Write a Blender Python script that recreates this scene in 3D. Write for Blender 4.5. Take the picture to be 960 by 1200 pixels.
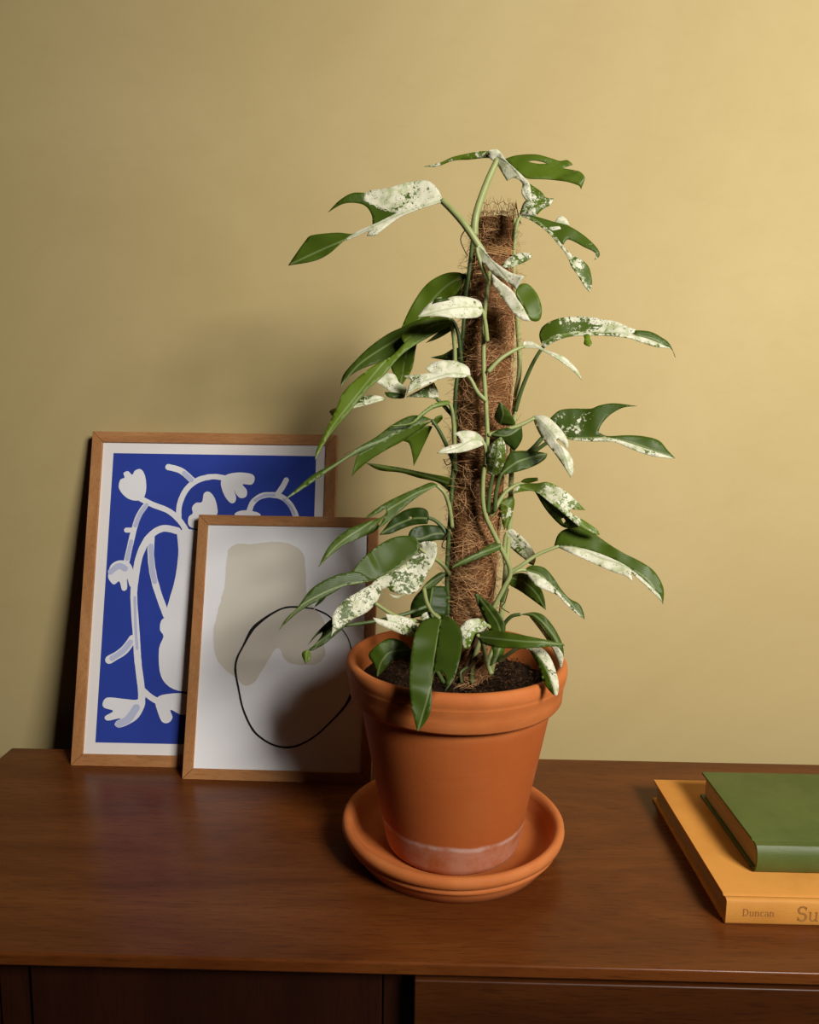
import bpy, math, random
from mathutils import Vector, Matrix, noise
from mathutils.geometry import delaunay_2d_cdt

random.seed(7)
for o in list(bpy.data.objects):
    bpy.data.objects.remove(o, do_unlink=True)
SC = bpy.context.scene
COL = SC.collection
T = 0.75                                   # height of the sideboard top above the floor

# ------------------------------------------------------------------ camera
F_PX, PITCH, YAW, ROLL = 921.349, 0.1398, 0.0148, 0.0141
CAM = Vector((0.0, -0.956, T + 0.4506))
fwd = Vector((-math.sin(YAW) * math.cos(PITCH), math.cos(YAW) * math.cos(PITCH), -math.sin(PITCH)))
r0 = Vector((math.cos(YAW), math.sin(YAW), 0)); u0 = r0.cross(fwd)
RIGHT = math.cos(ROLL) * r0 + math.sin(ROLL) * u0
UP = -math.sin(ROLL) * r0 + math.cos(ROLL) * u0
cam = bpy.data.cameras.new('camera'); camo = bpy.data.objects.new('camera', cam); COL.objects.link(camo)
cam.sensor_fit = 'HORIZONTAL'; cam.sensor_width = 36.0; cam.lens = F_PX * 36.0 / 960.0
cam.clip_start = 0.02
m = Matrix((RIGHT, UP, -fwd)).transposed().to_4x4(); m.translation = CAM
camo.matrix_world = m
SC.camera = camo

# ------------------------------------------------------------------ light
w = bpy.data.worlds.new('world'); SC.world = w; w.use_nodes = True
bg = w.node_tree.nodes['Background']
bg.inputs[0].default_value = (1.0, 0.86, 0.68, 1); bg.inputs[1].default_value = 0.003
key = bpy.data.lights.new('softbox', 'AREA'); key.shape = 'RECTANGLE'; key.size = 0.58; key.size_y = 0.58
key.energy = 20.8; key.color = (1.0, 0.95, 0.88); key.spread = math.radians(95)
ko = bpy.data.objects.new('softbox', key); COL.objects.link(ko)
ko.location = (1.12, -1.72, T + 1.32)
aim = Vector((0.34, 0.08, T + 0.45))
ko.rotation_euler = (aim - ko.location).to_track_quat('-Z', 'Y').to_euler()
vs = SC.view_settings
vs.view_transform = 'Standard'; vs.look = 'None'; vs.gamma = 1.0; vs.exposure = 0.0; vs.use_curve_mapping = False

# ------------------------------------------------------------------ helpers
def pix(x, y, Y):
    """the point at depth Y (world y) seen at photo pixel x, y"""
    d = RIGHT * ((x - 480) / F_PX) - UP * ((y - 600) / F_PX) + fwd
    return CAM + d * ((Y - CAM.y) / d.y)

def tag(o, label=None, cat=None, group=None, kind=None):
    if label: o['label'] = label
    if cat: o['category'] = cat
    if group: o['group'] = group
    if kind: o['kind'] = kind
    return o

def empty(name, loc):
    o = bpy.data.objects.new(name, None); COL.objects.link(o); o.location = loc
    o.empty_display_size = 0.05
    return o

def rootloc(p):
    v = Vector((0, 0, 0))
    while p is not None:
        v = v + p.location; p = p.parent
    return v

def build(name, verts, faces, mat, parent=None, smooth=False, attrs=None, loc=None):
    """world-space verts -> one mesh object"""
    off = rootloc(parent) if parent else Vector((0, 0, 0))
    if loc is not None: off = Vector(loc)
    me = bpy.data.meshes.new(name)
    me.from_pydata([tuple(Vector(v) - off) for v in verts], [], faces)
    me.validate(); me.update()
    if smooth:
        for p in me.polygons: p.use_smooth = True
    for k, vals in (attrs or {}).items():
        a = me.attributes.new(k, 'FLOAT', 'POINT'); a.data.foreach_set('value', vals)
    if mat: me.materials.append(mat)
    o = bpy.data.objects.new(name, me); COL.objects.link(o)
    if parent: o.parent = parent
    elif loc is not None: o.location = loc
    return o

def bevel(o, wd=0.002, seg=2):
    b = o.modifiers.new('bevel', 'BEVEL'); b.width = wd; b.segments = seg; b.limit_method = 'ANGLE'; b.angle_limit = math.radians(40)
    for p in o.data.polygons: p.use_smooth = True
    b.harden_normals = True
    return o

def box(x0, x1, y0, y1, z0, z1):
    v = [(x, y, z) for z in (z0, z1) for y in (y0, y1) for x in (x0, x1)]
    f = [(0, 2, 3, 1), (4, 5, 7, 6), (0, 1, 5, 4), (2, 6, 7, 3), (0, 4, 6, 2), (1, 3, 7, 5)]
    return v, f

def lathe(prof, c, n=96):
    """prof: closed or open list of (r, z); revolve round vertical axis at c"""
    v, f = [], []
    for i in range(n):
        a = 2 * math.pi * i / n
        for r, z in prof: v.append((c[0] + r * math.cos(a), c[1] + r * math.sin(a), c[2] + z))
    m_ = len(prof)
    for i in range(n):
        j = (i + 1) % n
        for k in range(m_ - 1):
            f.append((i * m_ + k, j * m_ + k, j * m_ + k + 1, i * m_ + k + 1))
    return v, f

def catmull(pts, n=6, closed=False):
    pts = [Vector(p) for p in pts]
    if len(pts) < 3 and not closed:
        return [pts[0].lerp(pts[-1], i / n) for i in range(n + 1)]
    out = []; N = len(pts)
    rng = range(N) if closed else range(N - 1)
    for i in rng:
        if closed: a, b, c, d = pts[i - 1], pts[i], pts[(i + 1) % N], pts[(i + 2) % N]
        else: a, b, c, d = pts[max(i - 1, 0)], pts[i], pts[i + 1], pts[min(i + 2, N - 1)]
        for k in range(n):
            t = k / n
            out.append(0.5 * ((2 * b) + (c - a) * t + (2 * a - 5 * b + 4 * c - d) * t * t + (3 * b - a - 3 * c + d) * t ** 3))
    if not closed: out.append(pts[-1])
    return out

def outline(pts, n=4, sharp=0.25):
    """closed smooth outline that keeps its pointed tips and notches"""
    P = [Vector((a, b)) for a, b in pts]; N = len(P); tan = []
    for i in range(N):
        a, b, c = P[i - 1], P[i], P[(i + 1) % N]
        u, w_ = b - a, c - b
        cs = u.normalized().dot(w_.normalized()) if u.length > 1e-6 and w_.length > 1e-6 else 1
        tan.append(None if cs < sharp else (c - a) * 0.5)
    out = []
    for i in range(N):
        j = (i + 1) % N; a, b = P[i], P[j]; d = b - a
        ta = tan[i] if tan[i] is not None else d * 0.8
        tb = tan[j] if tan[j] is not None else d * 0.8
        L = d.length
        if ta.length > 1.3 * L: ta = ta * (1.3 * L / ta.length)
        if tb.length > 1.3 * L: tb = tb * (1.3 * L / tb.length)
        for k in range(n):
            t = k / n; t2, t3 = t * t, t ** 3
            out.append(a * (2 * t3 - 3 * t2 + 1) + ta * (t3 - 2 * t2 + t) + b * (3 * t2 - 2 * t3) + tb * (t3 - t2))
    return out

def tube(pts, r0_, r1_=None, sides=8, cap=True):
    pts = [Vector(p) for p in pts]
    r1_ = r0_ if r1_ is None else r1_
    v, f = [], []; n = len(pts)
    prev = None
    for i, p in enumerate(pts):
        t = (pts[min(i + 1, n - 1)] - pts[max(i - 1, 0)]).normalized()
        if prev is None:
            a = t.orthogonal().normalized()
        else:
            a = (prev - t * prev.dot(t)); a = a.normalized() if a.length > 1e-6 else t.orthogonal().normalized()
        prev = a; b = t.cross(a)
        r = r0_ + (r1_ - r0_) * i / max(n - 1, 1)
        for k in range(sides):
            an = 2 * math.pi * k / sides
            v.append(p + r * (math.cos(an) * a + math.sin(an) * b))
    for i in range(n - 1):
        for k in range(sides):
            l = (k + 1) % sides
            f.append((i * sides + k, i * sides + l, (i + 1) * sides + l, (i + 1) * sides + k))
    if cap:
        f.append(tuple(reversed(range(sides)))); f.append(tuple(range((n - 1) * sides, n * sides)))
    return v, f

def merge(lst):
    V, Fc = [], []
    for v, f in lst:
        o = len(V); V += list(v); Fc += [tuple(i + o for i in q) for q in f]
    return V, Fc

# ------------------------------------------------------------------ materials
class NT:
    def __init__(s, name):
        s.m = bpy.data.materials.new(name); s.m.use_nodes = True
        s.t = s.m.node_tree; s.t.nodes.clear()
        s.out = s.t.nodes.new('ShaderNodeOutputMaterial')
    def n(s, typ, **kw):
        nd = s.t.nodes.new(typ)
        for k, v in kw.items():
            if k.startswith('i_'):
                key_ = k[2:]; key_ = int(key_) if key_.isdigit() else key_.replace('_', ' ')
                if isinstance(v, bpy.types.NodeSocket): s.t.links.new(v, nd.inputs[key_])
                else: nd.inputs[key_].default_value = v
            else: setattr(nd, k, v)
        return nd
    def link(s, a, b): s.t.links.new(a, b)
    def ramp(s, fac, stops):
        r = s.n('ShaderNodeValToRGB'); s.link(fac, r.inputs[0])
        el = r.color_ramp.elements
        while len(el) > 1: el.remove(el[-1])
        el[0].position = stops[0][0]; el[0].color = (*stops[0][1], 1)
        for p, c in stops[1:]:
            e = el.new(p); e.color = (*c, 1)
        return r.outputs[0]
    def mix(s, fac, a, b, mode='MIX'):
        x = s.n('ShaderNodeMix', data_type='RGBA', blend_type=mode)
        for sock, val in ((x.inputs[0], fac), (x.inputs[6], a), (x.inputs[7], b)):
            if isinstance(val, bpy.types.NodeSocket): s.link(val, sock)
            elif isinstance(val, (tuple, list)): sock.default_value = (*val[:3], 1)
            else: sock.default_value = val
        return x.outputs[2]
    def math(s, op, a, b=None, clamp=False):
        x = s.n('ShaderNodeMath', operation=op, use_clamp=clamp)
        for sock, val in ((x.inputs[0], a), (x.inputs[1], b)):
            if val is None: continue
            if isinstance(val, bpy.types.NodeSocket): s.link(val, sock)
            else: sock.default_value = val
        return x.outputs[0]
    def sstep(s, v, a, b):
        x = s.n('ShaderNodeMapRange', interpolation_type='SMOOTHSTEP')
        s.link(v, x.inputs[0])
        for k, val in ((1, a), (2, b)):
            if isinstance(val, bpy.types.NodeSocket): s.link(val, x.inputs[k])
            else: x.inputs[k].default_value = val
        return x.outputs[0]
    def coords(s, scale=(1, 1, 1), rot=(0, 0, 0), src='Object'):
        tc = s.n('ShaderNodeTexCoord')
        mp = s.n('ShaderNodeMapping'); s.link(tc.outputs[src], mp.inputs[0])
        mp.inputs['Scale'].default_value = scale; mp.inputs['Rotation'].default_value = rot
        return mp.outputs[0]
    def noise(s, vec, scale, detail=4, rough=0.5, dist=0.0):
        x = s.n('ShaderNodeTexNoise'); s.link(vec, x.inputs['Vector'])
        x.inputs['Scale'].default_value = scale; x.inputs['Detail'].default_value = detail
        x.inputs['Roughness'].default_value = rough; x.inputs['Distortion'].default_value = dist
        return x.outputs[0]
    def bump(s, h, strength=0.2, dist=0.001):
        b = s.n('ShaderNodeBump'); s.link(h, b.inputs['Height'])
        b.inputs['Strength'].default_value = strength; b.inputs['Distance'].default_value = dist
        return b.outputs[0]
    def bsdf(s, col, rough=0.6, spec=0.5, normal=None, **kw):
        p = s.n('ShaderNodeBsdfPrincipled')
        for k, v in (('Base Color', col), ('Roughness', rough), ('Specular IOR Level', spec)):
            if isinstance(v, bpy.types.NodeSocket): s.link(v, p.inputs[k])
            elif isinstance(v, (tuple, list)): p.inputs[k].default_value = (*v[:3], 1)
            else: p.inputs[k].default_value = v
        for k, v in kw.items(): p.inputs[k.replace('_', ' ')].default_value = v
        if normal: s.link(normal, p.inputs['Normal'])
        return p.outputs[0]
    def done(s, sh): s.link(sh, s.out.inputs[0]); return s.m

def plain(name, col, rough=0.7, spec=0.3, var=0.0, scale=40, bump=0.0):
    t = NT(name); c = t.coords(); n_ = t.noise(c, scale, 5, 0.6)
    cc = t.mix(t.math('MULTIPLY', n_, var), col, tuple(x * 0.4 for x in col)) if var else col
    return t.done(t.bsdf(cc, rough, spec, t.bump(n_, bump, 0.001) if bump else None))

def wall_mat():
    t = NT('ochre_limewash'); c = t.coords()
    big = t.noise(c, 2.2, 6, 0.62, 0.8); fine = t.noise(t.coords((6, 1, 14)), 3.0, 6, 0.7, 0.4); grain = t.noise(c, 160, 3, 0.6)
    col = t.ramp(big, [(0.30, (0.440, 0.342, 0.155)), (0.50, (0.468, 0.368, 0.174)), (0.70, (0.496, 0.394, 0.193))])
    col = t.mix(t.math('MULTIPLY', t.sstep(fine, 0.45, 0.75), 0.20), col, (0.42, 0.32, 0.15))
    h = t.math('ADD', t.math('MULTIPLY', grain, 0.4), fine)
    return t.done(t.bsdf(col, 0.88, 0.15, t.bump(h, 0.12, 0.0015)))

def wood(name, axis, dark, mid, light, rough=0.35, spec=0.5, gs=1.0, coat=0.0, bump=0.08):
    t = NT(name)
    st = {'x': (1.6, 9, 9), 'z': (9, 9, 1.6), 'y': (9, 1.6, 9)}[axis]
    fi = {'x': (26, 330, 330), 'z': (330, 330, 26), 'y': (330, 26, 330)}[axis]
    a = t.noise(t.coords(tuple(q * gs for q in st)), 1.6, 6, 0.62, 1.2)
    b = t.noise(t.coords(tuple(q * gs for q in fi)), 1.5, 4, 0.65, 0.2)
    col = t.ramp(a, [(0.28, dark), (0.5, mid), (0.72, light)])
    col = t.mix(t.math('MULTIPLY', t.sstep(b, 0.48, 0.72), 0.55), col, tuple(q * 0.45 for q in dark))
    rg = t.math('ADD', t.math('MULTIPLY', b, 0.14), rough - 0.06)
    sh = t.bsdf(col, rg, spec, t.bump(b, bump, 0.0006), Coat_Weight=coat, Coat_Roughness=0.18)
    return t.done(sh)

def terracotta(name, deposit):
    t = NT(name); c = t.coords()
    n1 = t.noise(c, 14, 6, 0.6, 0.3); n2 = t.noise(t.coords((1, 1, 9)), 22, 5, 0.6, 0.4); gr = t.noise(c, 420, 2, 0.6)
    col = t.ramp(n1, [(0.30, (0.43, 0.112, 0.024)), (0.5, (0.50, 0.145, 0.034)), (0.72, (0.56, 0.185, 0.050))])
    col = t.mix(t.math('MULTIPLY', t.sstep(n2, 0.45, 0.8), 0.30), col, (0.31, 0.088, 0.026))
    if deposit:
        sx0 = t.n('ShaderNodeSeparateXYZ'); t.link(c, sx0.inputs[0])
        damp = t.math('SUBTRACT', 1.0, t.sstep(sx0.outputs[2], 0.140, 0.160))
        col = t.mix(t.math('MULTIPLY', damp, 0.75), col, (0.36, 0.078, 0.012))
        sx = t.n('ShaderNodeSeparateXYZ'); t.link(c, sx.inputs[0])
        z = t.math('ADD', sx.outputs[2], t.math('MULTIPLY', t.math('SUBTRACT', t.noise(c, 18, 4, 0.6), 0.5), 0.010))
        ring = t.math('MULTIPLY', t.sstep(z, 0.0270, 0.0310), t.math('SUBTRACT', 1.0, t.sstep(z, 0.0315, 0.0350)))
        low = t.math('MULTIPLY', t.math('SUBTRACT', 1.0, t.sstep(z, 0.026, 0.033)), 0.30)
        patch = t.noise(c, 34, 5, 0.65)
        fac = t.math('MULTIPLY', t.math('ADD', t.math('MULTIPLY', ring, 0.75), low), t.sstep(patch, 0.30, 0.62))
        mz = t.math('MULTIPLY', t.math('MULTIPLY', t.sstep(z, 0.07, 0.105), t.math('SUBTRACT', 1.0, t.sstep(z, 0.115, 0.135))), t.sstep(t.noise(c, 11, 4, 0.6), 0.52, 0.75))
        fac = t.math('ADD', fac, t.math('MULTIPLY', mz, 0.22), True)
        col = t.mix(fac, col, (0.60, 0.40, 0.33))
    h = t.math('ADD', gr, t.math('MULTIPLY', n2, 1.6))
    return t.done(t.bsdf(col, 0.74, 0.28, t.bump(h, 0.10, 0.0008)))

def leaf_mat():
    t = NT('variegated_leaf'); c = t.coords()
    at = lambda n_: t.n('ShaderNodeAttribute', attribute_name=n_).outputs['Fac']
    var, tone, along, across = at('variegation'), at('tone'), at('along'), at('across')
    n1 = t.noise(c, 42, 2, 0.5, 0.8); n2 = t.noise(c, 330, 3, 0.65, 0.9); n3 = t.noise(c, 130, 3, 0.6, 1.2)
    n_ = t.math('ADD', t.math('MULTIPLY', n1, 0.40), t.math('ADD', t.math('MULTIPLY', n2, 0.30), t.math('MULTIPLY', n3, 0.30)))
    th = t.math('ADD', t.math('MULTIPLY', var, 0.40), 0.28)
    lo = t.math('SUBTRACT', th, 0.022); hi = t.math('ADD', th, 0.022)
    white = t.math('SUBTRACT', 1.0, t.sstep(n_, lo, hi))
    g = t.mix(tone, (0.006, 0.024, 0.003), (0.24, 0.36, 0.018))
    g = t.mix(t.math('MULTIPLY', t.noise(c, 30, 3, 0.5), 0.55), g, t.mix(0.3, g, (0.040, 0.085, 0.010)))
    mott = t.noise(c, 120, 3, 0.6)
    cream = t.mix(t.sstep(mott, 0.42, 0.72), (0.82, 0.80, 0.64), (0.50, 0.54, 0.30))
    sp = t.n('ShaderNodeTexVoronoi'); t.link(c, sp.inputs['Vector']); sp.inputs['Scale'].default_value = 520
    dots = t.math('MULTIPLY', t.math('SUBTRACT', 1.0, t.sstep(sp.outputs['Distance'], 0.22, 0.34)), t.sstep(t.noise(c, 95, 3, 0.6), 0.50, 0.60))
    white = t.math('SUBTRACT', white, t.math('MULTIPLY', dots, 0.85), True)
    col = t.mix(white, g, cream)
    # side veins run out from the midrib at a slant, and the midrib itself is paler
    ph = t.math('ADD', t.math('MULTIPLY', along, 95.0), t.math('MULTIPLY', across, -60.0))
    vein = t.math('POWER', t.math('ABSOLUTE', t.math('SINE', ph)), 14.0)
    mid = t.math('SUBTRACT', 1.0, t.sstep(across, 0.010, 0.045))
    col = t.mix(t.math('MULTIPLY', mid, 0.45), col, (0.34, 0.42, 0.16))
    col = t.mix(t.math('MULTIPLY', vein, 0.05), col, (0.20, 0.30, 0.08))
    h = t.math('ADD', t.math('MULTIPLY', vein, -0.35), t.math('MULTIPLY', n1, 0.8))
    nrm = t.bump(t.math('SUBTRACT', h, mid), 0.25, 0.0012)
    p = t.bsdf(col, 0.43, 0.34, nrm)
    tr = t.n('ShaderNodeBsdfTranslucent'); t.link(t.mix(0.5, col, (0.30, 0.42, 0.04), 'OVERLAY'), tr.inputs[0])
    ms = t.n('ShaderNodeMixShader'); ms.inputs[0].default_value = 0.26
    t.link(p, ms.inputs[1]); t.link(tr.outputs[0], ms.inputs[2])
    return t.done(ms.outputs[0])

M = {}
M['wall'] = wall_mat()
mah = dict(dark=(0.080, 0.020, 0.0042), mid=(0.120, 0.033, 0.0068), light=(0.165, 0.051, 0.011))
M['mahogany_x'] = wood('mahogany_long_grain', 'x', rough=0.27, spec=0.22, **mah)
M['mahogany_z_shaded'] = wood('shaded_mahogany_upright_grain', 'z', rough=0.42, spec=0.4, dark=(0.013, 0.0028, 0.0010), mid=(0.020, 0.0045, 0.0016), light=(0.030, 0.007, 0.0025))  # mahogany with the shade of the recessed doors put into its colour
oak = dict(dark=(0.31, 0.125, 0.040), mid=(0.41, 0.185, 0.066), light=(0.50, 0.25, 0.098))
M['mahogany_front_shaded'] = wood('shaded_mahogany_front', 'x', rough=0.40, spec=0.25, dark=(0.030, 0.008, 0.0018), mid=(0.052, 0.014, 0.0030), light=(0.080, 0.024, 0.0050))  # darker copy of the mahogany, dimness of the drawer fronts painted in
M['oak_x'] = wood('oak_lying_grain', 'x', rough=0.5, spec=0.35, gs=2.2, **oak)
M['oak_z'] = wood('oak_upright_grain', 'z', rough=0.5, spec=0.35, gs=2.2, **oak)
M['pot'] = terracotta('terracotta_with_lime_bloom', True)
M['saucer'] = terracotta('terracotta', False)
M['leaf'] = leaf_mat()
M['petiole'] = plain('green_stalk', (0.36, 0.41, 0.15), 0.45, 0.4, 0.7, 90)
M['petiole_dark'] = plain('dark_green_stalk', (0.075, 0.12, 0.03), 0.45, 0.4, 0.5, 90)
M['root'] = plain('brown_root', (0.06, 0.032, 0.014), 0.85, 0.1, 0.4, 200)
M['coir'] = plain('coir_core', (0.20, 0.086, 0.032), 0.95, 0.05, 1.0, 340, 1.0)
M['fibre'] = plain('coir_fibre', (0.74, 0.41, 0.18), 0.7, 0.25, 1.1, 75)
M['twine'] = plain('jute_twine', (0.40, 0.22, 0.085), 0.85, 0.1, 0.5, 300)
M['soil'] = plain('potting_soil', (0.017, 0.009, 0.005), 0.95, 0.1, 0.6, 240, 0.8)
M['soilbit'] = plain('bark_crumb', (0.085, 0.042, 0.018), 0.95, 0.1, 0.6, 120)
M['paper'] = plain('cream_paper', (0.80, 0.765, 0.745), 0.8, 0.2, 0.04, 20)
M['paper_white'] = plain('white_paper', (0.84, 0.845, 0.87), 0.8, 0.2, 0.04, 20)
M['blue'] = plain('cobalt_print', (0.026, 0.056, 0.36), 0.75, 0.2, 0.30, 18)
M['chalk'] = plain('chalk_white_print', (0.78, 0.78, 0.81), 0.8, 0.2, 0.10, 26)
M['pale_blue'] = plain('pale_blue_print', (0.50, 0.54, 0.74), 0.8, 0.2, 0.20, 30)
M['beige'] = plain('beige_wash_print', (0.72, 0.675, 0.585), 0.8, 0.2, 0.22, 16)
M['ink'] = plain('black_ink_print', (0.012, 0.011, 0.011), 0.7, 0.2)
M['backing'] = plain('fibreboard_backing', (0.10, 0.065, 0.04), 0.9, 0.1, 0.3, 80)
def cloth(name, col, dark, rough=0.62):
    t = NT(name); a = t.noise(t.coords((40, 500, 500)), 2.0, 3, 0.6); b = t.noise(t.coords((500, 40, 500)), 2.0, 3, 0.6); n_ = t.noise(t.coords(), 24, 5, 0.6)
    h = t.math('ADD', a, b)
    cc = t.mix(t.sstep(n_, 0.38, 0.70), col, dark)
    cc = t.mix(t.math('MULTIPLY', t.sstep(h, 0.85, 1.25), 0.25), cc, dark)
    return t.done(t.bsdf(cc, rough, 0.4, t.bump(h, 0.25, 0.0006)))
M['orange_cloth'] = cloth('orange_book_cloth', (0.59, 0.262, 0.046), (0.53, 0.222, 0.036), 0.7)
M['green_cloth'] = cloth('green_book_cloth', (0.085, 0.112, 0.023), (0.064, 0.092, 0.017), 0.5)
M['foil'] = plain('worn_brown_foil', (0.36, 0.155, 0.038), 0.45, 0.5, 0.3, 400)
def pages():
    t = NT('page_edges'); a = t.noise(t.coords((3, 3, 900)), 2.0, 3, 0.7)
    return t.done(t.bsdf(t.mix(t.sstep(a, 0.35, 0.65), (0.36, 0.24, 0.13), (0.50, 0.37, 0.21)), 0.85, 0.15))
M['pages'] = pages()
M['floor'] = wood('oak_floor', 'x', (0.10, 0.055, 0.025), (0.15, 0.085, 0.04), (0.19, 0.11, 0.05), 0.5, 0.4)

# ------------------------------------------------------------------ setting
WALL_Y = 0.0805
v, f = box(-3.2, 3.2, WALL_Y, WALL_Y + 0.12, 0, 2.7); tag(build('wall_back', v, f, M['wall']), 'ochre limewashed plaster wall behind the sideboard', kind='structure')
v, f = box(-3.2, 3.2, -3.4, WALL_Y + 0.12, -0.05, 0.0); tag(build('floor', v, f, M['floor']), 'oak floor under the sideboard', kind='structure')

# ------------------------------------------------------------------ sideboard
XL, XR, YF = -0.5246, 1.045, -0.3763
sb = empty('sideboard', (XL + (XR - XL) / 2, YF / 2, 0))
tag(sb, 'dark glossy mahogany sideboard with door and drawer fronts', 'sideboard')
bevel(build('top', *box(XL, XR, YF, 0.0, T - 0.0115, T), M['mahogany_x'], sb), 0.0022, 3)
ZB = 0.20
bevel(build('side_panel', *box(XL + 0.012, XL + 0.032, YF + 0.012, -0.004, ZB, T - 0.0115), M['mahogany_z_shaded'], sb))
bevel(build('side_panel', *box(XR - 0.032, XR - 0.012, YF + 0.012, -0.004, ZB, T - 0.0115), M['mahogany_z_shaded'], sb))
build('back_panel', *box(XL + 0.032, XR - 0.032, -0.014, -0.006, ZB, T - 0.0115), M['backing'], sb)
build('bottom_panel', *box(XL + 0.032, XR - 0.032, YF + 0.012, -0.014, ZB, ZB + 0.018), M['mahogany_x'], sb)
build('top_rail', *box(XL + 0.032, XR - 0.032, YF + 0.040, YF + 0.060, T - 0.05, T - 0.0115), M['mahogany_x'], sb)
for xd in (-0.3405, -0.0125, 0.515):
    build('divider', *box(xd - 0.0125, xd + 0.0125, YF + 0.024, -0.014, ZB + 0.018, T - 0.0115), M['mahogany_z_shaded'], sb)
dz0, dz1 = ZB + 0.024, T - 0.0175
for x0, x1 in ((XL + 0.035, -0.356), (-0.325, -0.0265), (0.530, XR - 0.035)):
    d = bevel(build('door', *box(x0, x1, YF + 0.020, YF + 0.038, dz0, dz1 - 0.006), M['mahogany_z_shaded'], sb), 0.0015)
    xs = x1 - 0.03
    hv, hf = tube([(xs, YF + 0.021, 0.50), (xs, YF + 0.004, 0.50), (xs, YF + 0.004, 0.42), (xs, YF + 0.021, 0.42)], 0.004)
    build('handle', hv, hf, M['twine'], d, True)
hh = (dz1 - dz0) / 3
for k in range(3):
    d = bevel(build('drawer', *box(0.0005, 0.4995, YF + 0.003, YF + 0.030, dz0 + k * hh + 0.003, dz0 + (k + 1) * hh), M['mahogany_front_shaded'], sb), 0.0018)
    zc = dz0 + (k + 0.42) * hh
    kv, kf = lathe([(0.0001, -0.018), (0.010, -0.018), (0.012, -0.012), (0.006, -0.004), (0.006, 0.0)], (0, 0, 0), 20)
    kv = [(0.25 + a, YF + 0.003 + c_, zc + b) for a, b, c_ in kv]
    build('knob', kv, kf, M['twine'], d, True)
for x in (XL + 0.07, XR - 0.07):
    for y in (YF + 0.06, -0.05):
        lv, lf = lathe([(0.0001, 0), (0.012, 0), (0.020, ZB), (0.0001, ZB)], (x, y, 0), 20)
        build('leg', lv, lf, M['mahogany_z_shaded'], sb, True)

# ------------------------------------------------------------------ framed prints
class Plane:
    """a leaning picture: u to the right, v up the slope, n out of the face"""
    def __init__(s, x, y, lean, rot):
        s.o = Vector((x, y, T))
        s.u = Vector((math.cos(rot), math.sin(rot), 0))
        s.v = Vector((-math.sin(rot) * math.sin(lean), math.cos(rot) * math.sin(lean), math.cos(lean)))
        s.n = s.u.cross(s.v); s.n.normalize()          # towards the camera (-y)
        if s.n.y > 0: s.n = -s.n
    def P(s, u, v, n=0.0): return s.o + s.u * u + s.v * v + s.n * n
    def uv(s, px, py):
        d = RIGHT * ((px - 480) / F_PX) - UP * ((py - 600) / F_PX) + fwd
        t = (s.o - s.n * s.d - CAM).dot(s.n) / d.dot(s.n)
        q = CAM + d * t - s.o
        return q.dot(s.u), q.dot(s.v)

def picture(name, label, pl, W, H, rail, depth, recess, paper):
    pl.d = recess
    # lift so that the lowest back edge rests on the sideboard top
    root = empty(name, pl.o.copy()); tag(root, label, 'picture', None)
    R_ = rail
    def rail_piece(a, b, c, d, mat):
        q = [pl.P(*p, 0.0) for p in (a, b, c, d)] + [pl.P(*p, -depth) for p in (a, b, c, d)]
        fc = [(0, 1, 2, 3), (7, 6, 5, 4), (0, 4, 5, 1), (1, 5, 6, 2), (2, 6, 7, 3), (3, 7, 4, 0)]
        bevel(build('frame_rail', q, fc, mat, root), 0.0007, 2)
    g = 0.00012
    rail_piece((0, 0), (W, 0), (W - R_, R_ - g), (R_, R_ - g), M['oak_x'])
    rail_piece((0, H), (R_, H - R_ + g), (W - R_, H - R_ + g), (W, H), M['oak_x'])
    rail_piece((0, 0 + g * 2), (R_ - g, R_ + g), (R_ - g, H - R_ - g), (0, H - g * 2), M['oak_z'])
    rail_piece((W, 0 + g * 2), (W, H - g * 2), (W - R_ + g, H - R_ - g), (W - R_ + g, R_ + g), M['oak_z'])
    e = 0.0015
    def slab(nm, u0, u1, v0, v1, n0, n1, mat):
        q = [pl.P(a, b, n) for n in (n0, n1) for a, b in ((u0, v0), (u1, v0), (u1, v1), (u0, v1))]
        return build(nm, q, [(0, 3, 2, 1), (4, 5, 6, 7), (0, 1, 5, 4), (1, 2, 6, 5), (2, 3, 7, 6), (3, 0, 4, 7)], mat, root)
    slab('backing_board', R_ - e, W - R_ + e, R_ - e, H - R_ + e, -depth + 0.001, -recess - 0.001, M['backing'])
    slab('print_paper', R_ - e, W - R_ + e, R_ - e, H - R_ + e, -recess - 0.0008, -recess, paper)
    return root

def flat_poly(pl, pts, n, smooth=4, closed=True):
    """printed shape: polygon given in photo pixels, laid on the paper"""
    uv = [pl.uv(*p) for p in pts]
    if smooth: uv = [(a.x, a.y) for a in catmull([Vector((a, b, 0)) for a, b in uv], smooth, True)]
    r = delaunay_2d_cdt([Vector(p) for p in uv], [], [list(range(len(uv)))], 1, 1e-7)
    return [pl.P(p.x, p.y, n) for p in r[0]], [tuple(q) for q in r[2]]

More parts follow.
